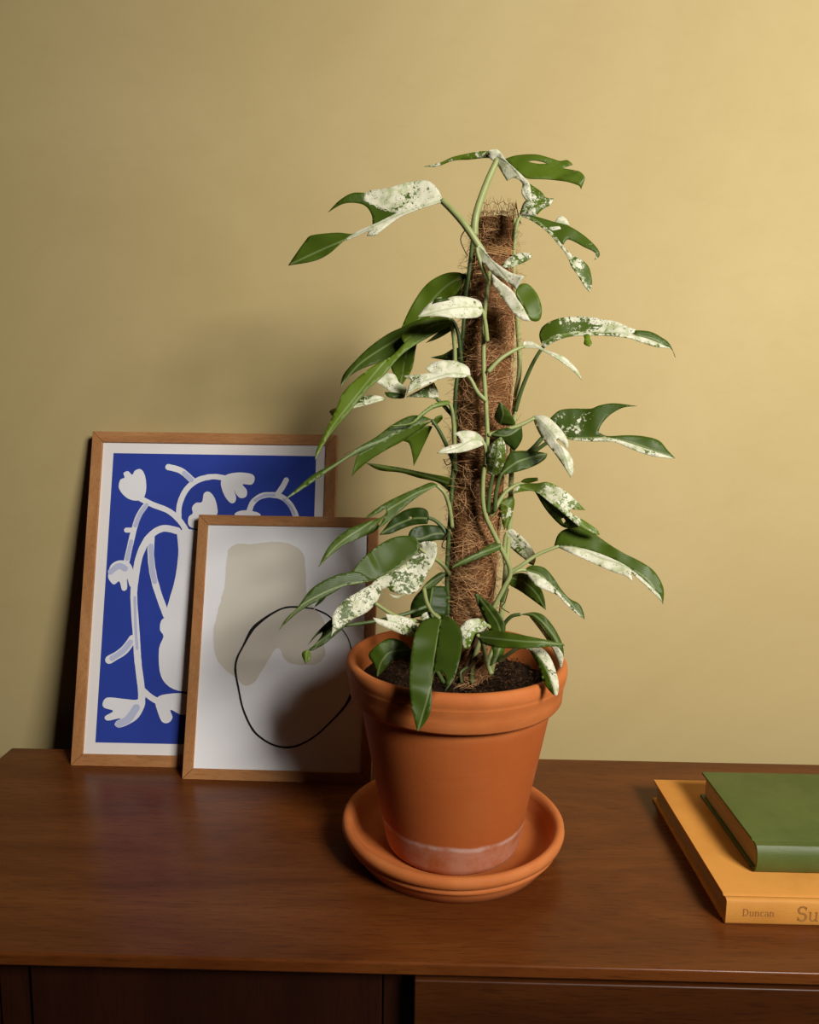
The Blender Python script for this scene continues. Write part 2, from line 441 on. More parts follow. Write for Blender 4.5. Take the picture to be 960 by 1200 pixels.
def ribbon(pl, pts, widths, n, sub=6):
    uv = [Vector((*pl.uv(*p), 0)) for p in pts]
    if not isinstance(widths, (list, tuple)): widths = [widths] * len(pts)
    c = catmull(uv, sub); N = len(c); v, f = [], []
    for i, p in enumerate(c):
        t = (c[min(i + 1, N - 1)] - c[max(i - 1, 0)]).normalized(); nn = Vector((-t.y, t.x, 0))
        s = i / sub; k = min(int(s), len(widths) - 2); w_ = widths[k] + (widths[k + 1] - widths[k]) * (s - k)
        w_ *= 1 + 0.10 * noise.noise(Vector((p.x * 160, p.y * 160, 3.1)))
        for sgn in (-1, 1):
            q = p + nn * sgn * w_ / 2; v.append(pl.P(q.x, q.y, n))
    for i in range(N - 1): f.append((2 * i, 2 * i + 1, 2 * i + 3, 2 * i + 2))
    # round ends
    for end, sg in ((0, -1), (N - 1, 1)):
        t = (c[min(end + 1, N - 1)] - c[max(end - 1, 0)]).normalized() * sg
        nn = Vector((-t.y, t.x, 0)); w_ = widths[0] if end == 0 else widths[-1]
        b = len(v)
        for k in range(9):
            a = math.pi * k / 8
            q = c[end] + nn * math.cos(a) * w_ / 2 + t * math.sin(a) * w_ / 2; v.append(pl.P(q.x, q.y, n))
        f.append(tuple(range(b, b + 9)))
    return v, f

# the big print: white vase and tendrils on cobalt
pb = Plane(-0.4274, -0.0465, 0.257, 0.0)
WB, HB, DB = 0.3175, 0.4205, 0.020
big = picture('framed_print', 'large oak framed blue print of white vase and curling flower stems against wall', pb, WB, HB, 0.0142, DB, 0.003, M['paper'])
C1 = lambda *a: [(70 + x / 2.6667, 490 + y / 2.6667) for x, y in a]
PXB = 0.00112 / 2.6667 * 1.0
u0_, v0_ = pb.uv(133, 531); u1_, v1_ = pb.uv(112, 870); u2_, _ = pb.uv(370.7, 534)
ul = (u0_ + u1_) / 2
build('blue_field', [pb.P(ul, v1_, -0.0028), pb.P(u2_, v1_, -0.0028), pb.P(u2_, v0_, -0.0028), pb.P(ul, v0_, -0.0028)], [(0, 1, 2, 3)], M['blue'], big)
sc = PXB
NW, NP = -0.0026, -0.00225
LAY = [0]
def lay():
    LAY[0] += 1; return LAY[0] * 0.000012
def wr(pts, wd): build('printed_stem', *ribbon(pb, C1(*pts), wd * sc, NW + lay()), M['chalk'], big)
def pr_(pts, wd): build('printed_brush_mark', *ribbon(pb, C1(*pts), wd * sc, NP + lay() * 0.3), M['pale_blue'], big)
wr([(250, 250), (290, 270), (340, 290), (375, 320), (398, 355)], 17)
wr([(275, 265), (250, 300), (235, 340), (220, 400), (208, 455)], 17)
wr([(209, 350), (228, 350)], 15)
wr([(372, 315), (375, 270), (395, 225), (430, 195), (480, 183), (525, 190)], 17)
wr([(340, 153), (380, 165), (415, 195)], 19)
wr([(590, 300), (605, 262), (640, 241), (690, 245), (722, 272), (740, 310)], 17)
wr([(682, 236), (697, 215), (708, 194)], 17)
wr([(368, 352), (322, 345), (280, 372), (250, 430), (237, 500), (232, 560), (240, 680), (245, 760), (256, 850), (256, 885)], 21)
wr([(288, 365), (285, 420), (291, 480), (306, 540), (333, 615)], 20)
wr([(228, 690), (200, 727), (155, 755)], 24)
wr([(258, 850), (285, 872), (312, 888)], 18)
wr([(372, 350), (378, 420), (368, 500), (352, 560), (338, 610)], 13)
pr_([(272, 272), (252, 300), (238, 335)], 13); pr_([(225, 385), (212, 440)], 12)
pr_([(390, 172), (413, 193)], 14); pr_([(286, 400), (290, 470), (298, 510)], 15)
pr_([(222, 700), (198, 728), (165, 750)], 16); pr_([(610, 258), (640, 242), (670, 241)], 9)
pr_([(240, 905), (215, 940), (185, 955)], 22); pr_([(160, 480), (185, 462), (205, 470)], 18)
pr_([(236, 560), (238, 640), (243, 720)], 8); pr_([(700, 255), (722, 278), (734, 300)], 8)
def wp(pts, s=4): build('printed_vase' if s == 3 else 'printed_flower', *flat_poly(pb, C1(*pts), NW + lay() - 0.0001, s), M['chalk'], big)
wp([(185, 215), (190, 193), (203, 186), (200, 172), (214, 166), (227, 177), (236, 164), (254, 160), (267, 180), (271, 220), (262, 250), (240, 258), (215, 252), (195, 235)])
wp([(504, 200), (520, 178), (560, 170), (600, 175), (610, 190), (600, 208), (572, 207), (585, 225), (583, 245), (565, 250), (552, 238), (545, 225), (552, 250), (545, 265), (530, 262), (512, 235)])
wp([(402, 330), (404, 308), (416, 298), (414, 280), (426, 265), (445, 262), (451, 236), (466, 230), (482, 245), (492, 275), (490, 305), (450, 330), (435, 345), (412, 342)])
wp([(548, 298), (580, 288), (625, 298), (620, 320), (560, 320)])
wp([(152, 490), (160, 460), (185, 445), (215, 450), (230, 475), (231, 520), (220, 526), (211, 500), (211, 533), (196, 538), (187, 510), (170, 520), (155, 505)])
wp([(374, 352), (440, 352), (500, 360), (500, 850), (440, 856), (372, 852), (332, 830), (313, 790), (311, 720), (325, 682), (314, 662), (318, 632), (340, 615), (345, 585), (355, 545), (368, 495), (376, 430)], 3)
wp([(135, 890), (150, 873), (200, 877), (240, 880), (262, 868), (267, 895), (247, 935), (215, 957), (185, 967), (172, 955), (190, 938), (150, 945), (142, 932), (168, 915), (140, 905)])
wp([(300, 885), (320, 865), (390, 860), (410, 880), (410, 910), (385, 928), (347, 911), (353, 935), (340, 952), (320, 948), (306, 915)])

# the small print: beige wash and black ring on white
ps = Plane(-0.2806, -0.0753, 0.2945, -0.0118)
WS, HS, DS = 0.2265, 0.3199, 0.0150
small = picture('framed_print', 'small oak framed white print with beige wash and black ink ring behind terracotta pot', ps, WS, HS, 0.0128, DS, 0.0025, M['paper_white'])
C2 = lambda *a: [(200 + x / 3.528, 590 + y / 3.528) for x, y in a]
blob = [(235, 210), (247, 182), (280, 166), (340, 168), (400, 160), (460, 160), (510, 175), (543, 200), (555, 240), (560, 330), (567, 400), (602, 440), (640, 500), (630, 560), (640, 622), (615, 658), (560, 668), (500, 663), (470, 640), (450, 600), (430, 606), (395, 660), (360, 722), (330, 750), (300, 750), (270, 720), (230, 690), (195, 650), (180, 600), (178, 520), (195, 450), (210, 390), (225, 330)]
jit = []
for p in catmull([Vector((a, b, 0)) for a, b in blob], 4, True):
    k = 5 * noise.noise(Vector((p.x * 0.05, p.y * 0.05, 0))) ; jit.append((p.x + k, p.y + k * 0.7))
build('printed_beige_wash', *flat_poly(ps, C2(*jit), -0.0023, 0), M['beige'], small)
PXS = 0.00102 / 3.528
ring = [(590, 435, 6), (520, 428, 8), (470, 432, 8), (420, 455, 9), (370, 490, 13), (335, 525, 15), (300, 590, 8), (275, 640, 9), (268, 690, 10), (280, 760, 8), (300, 850, 8), (340, 935, 9), (390, 980, 8), (440, 1003, 8), (490, 1008, 8), (540, 995, 7), (600, 960, 7), (660, 905, 7), (720, 840, 9), (750, 780, 14), (762, 700, 7), (752, 630, 5), (735, 560, 4), (700, 510, 5), (650, 462, 7), (600, 438, 7)]
build('printed_ink_ring', *ribbon(ps, C2(*[(a, b) for a, b, _ in ring]), [c_ * PXS for _, _, c_ in ring], -0.0021), M['ink'], small)

# ------------------------------------------------------------------ books
def book(name, label, x0, ybk, z0, L, D, H, mat, board, rnd):
    root = empty(name, (x0 + L / 2, ybk - D / 2, z0)); tag(root, label, 'book')
    ys = ybk - D; x1 = x0 + L
    # cover: profile in y-z swept along x (boards, hinge groove, spine)
    g0, g1 = ys + rnd + 0.0035, ys + rnd + 0.0075
    outer = [(ybk, z0 + H)]
    outer += [(g1 + 0.001, z0 + H), ((g0 + g1) / 2, z0 + H - 0.0018), (g0 - 0.0005, z0 + H - 0.0001)]
    for k in range(1, 8):
        a = math.pi / 2 * (1 - k / 4)
        outer.append((ys + rnd - rnd * math.cos(a), z0 + H / 2 + (H / 2 - 0.0001) * math.sin(a)) if rnd > 0.004 else
                     (ys + [0.0022, 0.0008, 0, 0, 0, 0.0008, 0.0022][k - 1], z0 + H - [0.0002, 0.0012, 0.003, H / 2, H - 0.003, H - 0.0012, H - 0.0002][k - 1]))
    outer += [(g0 - 0.0005, z0 + 0.0001), ((g0 + g1) / 2, z0 + 0.0018), (g1 + 0.001, z0), (ybk, z0)]
    n = len(outer)
    inner = []
    b = board
    for i, (y, z) in enumerate(outer):
        zi = min(max(z, z0 + b), z0 + H - b) if y > g0 - 0.001 else z0 + H / 2 + (z - z0 - H / 2) * (1 - 2 * b / H)
        yi = y if y > g0 - 0.001 else y + b * 0.9
        inner.append((yi, zi))
    v, f = [], []
    for x in (x0, x1):
        v += [(x, y, z) for y, z in outer] + [(x, y, z) for y, z in inner]
    m2 = 2 * n
    for i in range(n - 1):
        f.append((i, i + 1, m2 + i + 1, m2 + i))
        f.append((n + i + 1, n + i, m2 + n + i, m2 + n + i + 1))
        f.append((i + 1, i, n + i, n + i + 1)); f.append((m2 + i, m2 + i + 1, m2 + n + i + 1, m2 + n + i))
    f.append((0, m2, m2 + n, n)); f.append((n - 1, 2 * n - 1, m2 + 2 * n - 1, m2 + n - 1))
    bevel(build('cover', v, f, mat, root), 0.0006, 2)
    e = 0.0035
    bevel(build('page_block', *box(x0 + e, x1 - e, ys + b + max(rnd * 0.55, 0.002), ybk - e, z0 + b + 0.0001, z0 + H - b - 0.0001), M['pages'], root), 0.0008)
    return root

BX, BY, BT = 0.2722, -0.0999, 0.0245
ob = book('book', 'orange cloth hardback lying under the green book', BX, BY, T, 0.285, 0.2195, BT, M['orange_cloth'], 0.0026, 0.002)
gb = book('book', 'green cloth hardback lying on top of the orange book', 0.3125, -0.1367, T + BT, 0.205, 0.1465, 0.0285, M['green_cloth'], 0.0026, 0.007)

# serif spine lettering built from strokes; letters in a unit box (x 0-1, y 0-1 = cap height)
def arc(cx, cy, rx, ry, a0, a1, n=14):
    return [(cx + rx * math.cos(math.radians(a0 + (a1 - a0) * i / n)), cy + ry * math.sin(math.radians(a0 + (a1 - a0) * i / n))) for i in range(n + 1)]
GL = {
 'D': (0.86, [([(0.18, 0), (0.18, 1)], 0.13), ([(0.02, 0.02), (0.40, 0.02)], 0.05), ([(0.02, 0.98), (0.40, 0.98)], 0.05), (arc(0.36, 0.5, 0.40, 0.48, 90, -90), 0.12)]),
 'u': (0.68, [([(0.15, 0.62), (0.15, 0.22)] + arc(0.32, 0.2, 0.17, 0.19, 190, 330), 0.10), ([(0.54, 0.62), (0.54, 0.0)], 0.11), ([(0.02, 0.62), (0.18, 0.62)], 0.05), ([(0.42, 0.62), (0.56, 0.62)], 0.05), ([(0.54, 0.02), (0.66, 0.02)], 0.05)]),
 'n': (0.68, [([(0.14, 0.64), (0.14, 0.0)], 0.11), (arc(0.33, 0.42, 0.19, 0.20, 150, 0) + [(0.52, 0.0)], 0.10), ([(0.02, 0.02), (0.26, 0.02)], 0.05), ([(0.41, 0.02), (0.65, 0.02)], 0.05), ([(0.02, 0.62), (0.14, 0.62)], 0.05)]),
 'c': (0.56, [(arc(0.30, 0.32, 0.22, 0.31, 45, 315), 0.10)]),
 'a': (0.60, [(arc(0.26, 0.44, 0.20, 0.19, 160, 0) + [(0.46, 0.05), (0.56, 0.02)], 0.10), (arc(0.27, 0.18, 0.19, 0.17, 70, 360), 0.08)]),
 'S': (0.68, [(arc(0.34, 0.74, 0.25, 0.24, 30, 270) + arc(0.34, 0.26, 0.26, 0.26, 90, -150), 0.13), ([(0.57, 0.98), (0.57, 0.74)], 0.05), ([(0.08, 0.02), (0.08, 0.28)], 0.05)]),
}
def lettering(text, x, zc, size, y):
    out = []; cx = x
    for ch in text:
        adv, strokes = GL[ch]
        for pts, wd in strokes:
            q = [Vector((cx + a * size, zc + (b - 0.5) * size)) for a, b in pts]
            v, f = [], []
            for i, p in enumerate(q):
                t = (q[min(i + 1, len(q) - 1)] - q[max(i - 1, 0)]).normalized(); nn = Vector((-t.y, t.x)) * wd * size / 2
                for s_ in (-1, 1):
                    r_ = p + nn * s_; v.append((r_.x, y, r_.y))
            for i in range(len(q) - 1): f.append((2 * i, 2 * i + 1, 2 * i + 3, 2 * i + 2))
            out.append((v, f))
        cx += adv * size * 1.06
    return merge(out)
ysp = BY - 0.2195 - 0.00025
build('spine_lettering', *lettering('Duncan', 0.2865, T + 0.0125, 0.0066, ysp), M['foil'], ob)
build('spine_lettering', *lettering('Su', 0.3340, T + 0.0125, 0.0135, ysp), M['foil'], ob)

# ------------------------------------------------------------------ saucer and pot
PX_, PY_ = 0.0371, -0.2038
sa = [(0.0001, 0.0), (0.0930, 0.0), (0.0960, 0.0012), (0.1000, 0.0080), (0.1030, 0.0128), (0.1034, 0.0140), (0.1052, 0.0146), (0.1070, 0.0160), (0.1078, 0.0182), (0.1072, 0.0204), (0.1066, 0.0212), (0.1082, 0.0218), (0.1112, 0.0240), (0.1125, 0.0282), (0.1120, 0.0318), (0.1096, 0.0343), (0.1062, 0.0343), (0.1030, 0.0318), (0.1010, 0.0270), (0.0975, 0.0150), (0.0930, 0.0090), (0.0860, 0.0072), (0.0001, 0.0070)]
v, f = lathe(sa, (PX_, PY_, T), 128)
so = build('plant_saucer', v, f, M['saucer'], None, True, None, (PX_, PY_, T)); tag(so, 'round terracotta saucer with a rolled lip under the plant pot', 'saucer')

PZ = T + 0.0072
plant = empty('potted_plant', (PX_, PY_, PZ))
tag(plant, 'variegated climbing plant on a coir pole in a terracotta pot', 'plant')
h0 = 0.0072
po = [(0.0001, 0.0), (0.0630, 0.0), (0.0665, 0.0030), (0.0682, 0.0080), (0.0945, 0.1500), (0.0950, 0.1555), (0.0985, 0.1562), (0.1030, 0.1568), (0.1046, 0.1590), (0.1053, 0.1680), (0.1056, 0.1712), (0.1062, 0.1740), (0.1076, 0.1790), (0.1078, 0.1800), (0.1076, 0.1808), (0.1083, 0.1830), (0.1089, 0.1872), (0.1082, 0.1920), (0.1060, 0.1948), (0.1030, 0.1953), (0.1003, 0.1938), (0.0985, 0.1900), (0.0965, 0.1780), (0.0940, 0.1600), (0.0900, 0.1480), (0.0640, 0.0120), (0.0001, 0.0110)]
v, f = lathe(po, (PX_, PY_, PZ), 128)
pot = build('pot', v, f, M['pot'], plant, True); tag(pot, 'terracotta pot with thick rim and white lime bloom near the base')

# soil
SZ = PZ + 0.166
sv, sf = [], []
NR, NA = 26, 96
for i in range(NR + 1):
    r = 0.0955 * i / NR
    for k in range(NA):
        a = 2 * math.pi * k / NA
        x, y = PX_ + r * math.cos(a), PY_ + r * math.sin(a)
        z = SZ + 0.0060 * noise.noise(Vector((x * 45, y * 45, 1.3))) + 0.0042 * noise.noise(Vector((x * 170, y * 170, 7.7))) + 0.004 * (1 - i / NR)
        sv.append((x, y, z))
for i in range(NR):
    for k in range(NA):
        l = (k + 1) % NA; sf.append((i * NA + k, i * NA + l, (i + 1) * NA + l, (i + 1) * NA + k))
soil = build('soil', sv, sf, M['soil'], plant, False)
bits = []
for i in range(700):
    r = 0.094 * math.sqrt(random.random()); a = random.uniform(0, 6.283)
    c = Vector((PX_ + r * math.cos(a), PY_ + r * math.sin(a), SZ + 0.004 + 0.002 * random.random()))
    s = random.uniform(0.0007, 0.0022)
    q = [c + Vector((random.uniform(-1, 1), random.uniform(-1, 1), random.uniform(-0.6, 0.8))) * s for _ in range(6)]
    bits.append((q, [(0, 1, 2), (0, 2, 3), (0, 3, 1), (1, 2, 4), (2, 3, 4), (1, 4, 5), (3, 1, 5), (3, 5, 4)]))
for i in range(420):
    r = 0.092 * math.sqrt(random.random()); a = random.uniform(0, 6.283); b_ = random.uniform(0, 6.283); L = random.uniform(0.003, 0.010)
    c = Vector((PX_ + r * math.cos(a), PY_ + r * math.sin(a), SZ + 0.0045 + 0.003 * (1 - r / 0.095)))
    d = Vector((math.cos(b_), math.sin(b_), 0)) * L / 2
    bits.append(tube([c - d, c + Vector((0, 0, random.uniform(0, 0.003))), c + d], 0.00025, 0.0002, 3, False))
tag(build('soil_crumbs', *merge(bits), M['soilbit'], soil), kind='stuff')

# ------------------------------------------------------------------ coir pole
PB = Vector((0.0455, -0.200, SZ - 0.02)); PT = Vector((0.0640, -0.200, T + 0.618))
RPROF = [(0.0, 0.0205), (0.14, 0.0215), (0.28, 0.0228), (0.46, 0.0232), (0.60, 0.0255), (0.70, 0.0250), (0.80, 0.0226), (0.92, 0.0196), (0.985, 0.0168), (1.0, 0.0145), (1.1, 0.0145)]
def prad(t):
    t = max(0.0, min(1.05, t))
    for (a, ra), (b_, rb_) in zip(RPROF, RPROF[1:]):
        if t <= b_: return ra + (rb_ - ra) * (t - a) / (b_ - a)
    return RPROF[-1][1]
RP = 0.0172
pn = 60; pv, pf = [], []; ns = 40
for i in range(pn + 1):
    t = i / pn; c = PB.lerp(PT, t)
    for k in range(ns):
        a = 2 * math.pi * k / ns
        r = prad(t) + 0.0026 * noise.noise(Vector((math.cos(a) * 2.0, math.sin(a) * 2.0, c.z * 28))) + 0.0018 * noise.noise(Vector((math.cos(a) * 7, math.sin(a) * 7, c.z * 110))) + 0.0016 * (1 - t) * math.sin(2 * a + c.z * 70)
        pv.append(c + Vector((r * math.cos(a), r * math.sin(a), 0)))
for i in range(pn):
    for k in range(ns):
        l = (k + 1) % ns; pf.append((i * ns + k, i * ns + l, (i + 1) * ns + l, (i + 1) * ns + k))
# dished top
b = len(pv); c = PT + Vector((0, 0, -0.006)); pv.append(c)
for k in range(ns): pf.append((pn * ns + k, pn * ns + (k + 1) % ns, b))
pole = build('coir_pole', pv, pf, M['coir'], plant, True); tag(pole, 'brown hairy coir pole standing in the pot')
fib = []
for i in range(8500):
    t = random.random(); c = PB.lerp(PT, t); a = random.uniform(0, 6.283)
    R1 = prad(t) + random.uniform(-0.0014, 0.0020)
    L = random.uniform(0.008, 0.030); ang = random.gauss(0.0, 0.75)
    da = math.cos(ang) * L / R1; dz = math.sin(ang) * L
    if random.random() < 0.5: da = -da
    lift = random.choice([0, 0, 0, 0.001, 0.0025, 0.006, 0.011]) ; pts = []
    for k in range(4):
        s = k / 3; aa = a + da * s + 0.25 * math.sin(s * 3 + i); rr = R1 + prad((c.z + dz * s - PB.z) / (PT.z - PB.z)) - prad(t) + lift * s * s
        z = c.z + dz * s
        if z > PT.z + 0.004: z = PT.z + 0.004
        cc = PB.lerp(PT, (z - PB.z) / (PT.z - PB.z))
        pts.append(Vector((cc.x + rr * math.cos(aa), cc.y + rr * math.sin(aa), z)))
    rr = random.uniform(0.00011, 0.00028)
    fib.append(tube(pts, rr, rr * 0.6, 3, False))
tag(build('coir_fibres', *merge(fib), M['fibre'], pole), kind='stuff')
# twine band near the top, torn netting standing up at the rim
def ringpts(z, r, wob=0.0006, n=48):
    t = (z - PB.z) / (PT.z - PB.z); c = PB.lerp(PT, t)
    return [Vector((c.x + r * math.cos(2 * math.pi * i / n), c.y + r * math.sin(2 * math.pi * i / n), z + wob * math.sin(i * 1.7))) for i in range(n + 1)]
build('twine_band', *merge([tube(ringpts(T + 0.584 + k * 0.0016, RP + 0.0040), 0.0008, None, 5, False) for k in range(4)]), M['twine'], pole, True)
net = []
for k in range(34):
    a = 2 * math.pi * k / 34
    for sg in (1, -1):
        pts = []
        for j in range(6):
            s = j / 5; aa = a + sg * 0.5 * s; rr = RP + 0.001 + 0.0010 * math.sin(k * 2.3 + j)
            zz = PT.z - 0.012 + (0.024 + 0.004 * math.sin(k * 1.9)) * s
            pts.append(Vector((PT.x + rr * math.cos(aa), PT.y + rr * math.sin(aa), zz)))
        net.append(tube(pts, 0.00022, 0.00018, 3, False))
net.append(tube(ringpts(PT.z + 0.010, RP + 0.0012, 0.0015), 0.0003, None, 3, False))
build('top_netting', *merge(net), M['twine'], pole)

# ------------------------------------------------------------------ vines, stalks and leaves
CR = {'A': (320, 160, 4), 'B': (560, 160, 4), 'C': (320, 380, 4), 'D': (560, 380, 4), 'E': (320, 560, 4), 'F': (560, 560, 4), 'G': (420, 680, 3.4286), 'P': (0, 0, 1)}
def px(cr, pts):
    ox, oy, s = CR[cr]; return [(ox + x / s, oy + y / s) for x, y in pts]
MPP = 0.00083
YP = -0.200

def stalk(name, pts, r0_, r1_, mat, parent, sub=6):
    """pts: (px, py, world y)"""
    q = catmull([pix(x, y, Y) for x, y, Y in pts], sub)
    return build(name, *tube(q, r0_, r1_, 8), mat, parent, True)

LEAVES = []
def leaf(mid, depth, polys, pet=None, dark=False, label=None, pr=0.0021):
    """mid: midrib in pixels base->tip; depth: world y at base, middle, tip;
    polys: (outline pixels, (k_up, k_down), (variegation base, tip), tone, holes)"""
    mp = catmull([Vector((a, b, 0)) for a, b in mid], 8)
    seg = [0.0]
    for a, b in zip(mp, mp[1:]): seg.append(seg[-1] + (b - a).length)
    Ltot = seg[-1]
    dx, dy = mp[-1].x - mp[0].x, mp[-1].y - mp[0].y
    horiz = abs(dx) >= abs(dy) * 0.9
    sgn = (1 if dx > 0 else -1) if horiz else (-1 if dy > 0 else 1)
    yb, ym, yt = depth
    def dpt(t): return yb * (1 - t) * (1 - 2 * t) + 4 * ym * t * (1 - t) + yt * t * (2 * t - 1)
    def query(p):
        best = None
        for i in range(len(mp) - 1):
            a, b = mp[i], mp[i + 1]; d = b - a; l2 = d.length_squared
            s = max(0, min(1, (p - a).dot(d) / l2)) if l2 else 0
            q = a + d * s; dd = (p - q).length
            if best is None or dd < best[0]:
                best = (dd, (seg[i] + s * d.length) / Ltot, d.x * (p.y - q.y) - d.y * (p.x - q.x))
        return best
    V, Fc, AV, AT, AL, AC = [], [], [], [], [], []
    ph = random.uniform(0, 50)
    for poly in polys:
        out, k, var, tone = poly[:4]; holes = poly[4] if len(poly) > 4 else []
        def dens(loop, n_):
            return [(p.x, p.y) for p in outline(loop, n_)]
        loop = dens(out, 4)
        pts = [Vector(p) for p in loop]; edges = [(i, (i + 1) % len(loop)) for i in range(len(loop))]
        hl = []
        for h in holes:
            b = len(pts); q = dens(h, 3); hl.append(q); pts += [Vector(p) for p in q]
            edges += [(b + i, b + (i + 1) % len(q)) for i in range(len(q))]
        def inside(x, y, lp):
            c_ = False; j = len(lp) - 1
            for i in range(len(lp)):
                xi, yi = lp[i]; xj, yj = lp[j]
                if (yi > y) != (yj > y) and x < (xj - xi) * (y - yi) / (yj - yi) + xi: c_ = not c_
                j = i
            return c_
        def edged(x, y, lp):
            return min(((x - a) ** 2 + (y - b) ** 2) for a, b in lp)
        x0 = min(p[0] for p in loop); x1 = max(p[0] for p in loop); y0 = min(p[1] for p in loop); y1 = max(p[1] for p in loop)
        st = 3.6
        rib = [Vector((q.x, q.y)) for q in mp if inside(q.x, q.y, loop) and edged(q.x, q.y, loop) > 1.5 and not any(inside(q.x, q.y, h) or edged(q.x, q.y, h) < 2.0 for h in hl)]
        off_ = [q + Vector((0, s_)) for q in rib for s_ in (-2.0, 2.0)] if horiz else [q + Vector((s_, 0)) for q in rib for s_ in (-2.0, 2.0)]
        off_ = [q for q in off_ if inside(q.x, q.y, loop) and edged(q.x, q.y, loop) > 1.5]
        rb = len(pts); pts += rib + off_
        edges += [(rb + i, rb + i + 1) for i in range(len(rib) - 1) if (rib[i + 1] - rib[i]).length < Ltot / len(mp) * 1.6]
        yy = y0; row = 0
        while yy < y1:
            xx = x0 + (st / 2 if row % 2 else 0)
            while xx < x1:
                if inside(xx, yy, loop) and edged(xx, yy, loop) > 3.2 and not any((xx - q.x) ** 2 + (yy - q.y) ** 2 < 9 for q in rib) and not any(inside(xx, yy, h) or edged(xx, yy, h) < 2.5 for h in hl):
                    pts.append(Vector((xx, yy)))
                xx += st
            yy += st * 0.866; row += 1
        r = delaunay_2d_cdt(pts, edges, [], 0, 1e-5)
        vb = len(V)
        for p in r[0]:
            dd, t, cr = query(Vector((p.x, p.y, 0)))
            side = cr * sgn > 0                        # True = lower / right side
            kk = k[1] if side else k[0]
            dist = dd * MPP
            Y = dpt(t) + kk * dist * (1 - 0.25 * dist / 0.03)
            Y += 0.0008 * math.sin(t * 26 + ph + (2 if side else 0)) * min(1, dd / 10) + 0.0025 * noise.noise(Vector((p.x * 0.03, p.y * 0.03, ph)))
            V.append(pix(p.x, p.y, Y)); AL.append(t); AC.append(min(1, dd * MPP / 0.03))
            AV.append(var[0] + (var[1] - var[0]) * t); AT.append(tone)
        for fc in r[2]:
            c_ = sum((r[0][i] for i in fc), Vector((0, 0))) / len(fc)
            if inside(c_.x, c_.y, loop) and not any(inside(c_.x, c_.y, h) for h in hl):
                a, b, d = [V[vb + i] for i in fc[:3]]
                nrm = (b - a).cross(d - a)
                fc = tuple(fc)
                if nrm.dot(CAM - a) < 0: fc = tuple(reversed(fc))
                Fc.append(tuple(vb + i for i in fc))
    o = build('leaf', V, Fc, M['leaf'], plant, True, {'variegation': AV, 'tone': AT, 'along': AL, 'across': AC})
    s = o.modifiers.new('thickness', 'SOLIDIFY'); s.thickness = 0.0006; s.offset = -1
    if label: o['label'] = label
    LEAVES.append(o)
    mm = M['petiole_dark'] if dark else M['petiole']
    if pet: stalk('petiole', pet, pr, pr * 0.76, mm, o)
    ml = [pix(p.x, p.y, dpt(min(1, seg[i] / Ltot)) - 0.0002) for i, p in enumerate(mp)]
    return o

# vines climbing the pole
stalk('stem', [(553, 800, -.222), (556, 770, -.226), (575, 720, -.232), (590, 690, -.232), (598, 668, -.231), (582, 632, -.234), (568, 600, -.236), (566, 565, -.237), (571, 520, -.237), (570, 480, -.236), (567, 430, -.235), (568, 370, -.234), (574, 318, -.232)], 0.0024, 0.0020, M['petiole'], plant)
stalk('stem', [(530, 790, -.215), (526, 730, -.212), (524, 670, -.212), (528, 600, -.212), (533, 520, -.213), (534, 460, -.213), (541, 410, -.213), (546, 350, -.214), (552, 300, -.216), (556, 262, -.222)], 0.0022, 0.0018, M['petiole_dark'], plant)
stalk('stem', [(575, 790, -.20), (586, 730, -.205), (592, 680, -.205), (598, 600, -.20), (600, 540, -.20), (604, 470, -.20), (609, 430, -.20), (606, 370, -.205), (602, 310, -.21), (604, 256, -.21)], 0.0030, 0.0019, M['petiole'], plant)
stalk('stem', [(535, 800, -.235), (548, 785, -.235), (560, 770, -.230), (568, 765, -.225)], 0.0022, 0.0018, M['root'], plant)
stalk('stem', [(540, 800, -.240), (548, 775, -.236), (556, 757, -.232), (560, 745, -.226)], 0.0020, 0.0018, M['root'], plant)
stalk('stem', [(576, 790, -.245), (572, 776, -.240), (578, 762, -.234), (583, 740, -.225)], 0.0026, 0.0022, M['petiole'], plant)
stalk('stem', [(541, 800, -.245), (540, 788, -.245), (548, 782, -.238)], 0.0014, 0.0012, M['petiole_dark'], plant)

UPS = (0.45, -0.35)       # upper face seen: far edge up, near edge down
UND = (-0.40, 0.35)       # underside seen

# top left, split, speckled white
leaf(px('A', [(792, 298), (700, 328), (600, 362), (470, 420), (370, 470), (230, 530), (72, 604)]), (-.222, -.228, -.222), [
    (px('A', [(795, 296), (772, 245), (725, 207), (640, 212), (540, 240), (440, 258), (420, 300), (470, 330), (560, 358), (620, 350), (700, 322)]), UPS, (.72, .62), .25),
    (px('A', [(560, 352), (470, 318), (432, 292), (428, 263), (370, 265), (310, 300), (258, 354), (330, 314), (400, 312), (440, 330), (463, 370), (466, 414), (530, 398), (600, 366)]), UPS, (.10, .10), .22),
    (px('A', [(470, 412), (420, 436), (372, 456), (300, 450), (180, 463), (150, 490), (100, 560), (71, 604), (190, 583), (260, 550), (330, 490), (380, 466), (470, 428)]), UPS, (.05, .02), .28),
    (px('A', [(790, 292), (700, 318), (600, 350), (500, 398), (440, 424), (380, 452), (330, 488), (360, 480), (450, 440), (440, 465), (480, 462), (520, 432), (600, 375), (700, 335), (795, 306)]), (.2, -.5), (.80, .78), .35)],
    [(566, 296, -.233), (548, 268, -.235), (533, 250, -.230), (518, 235, -.222)], pr=0.0034)
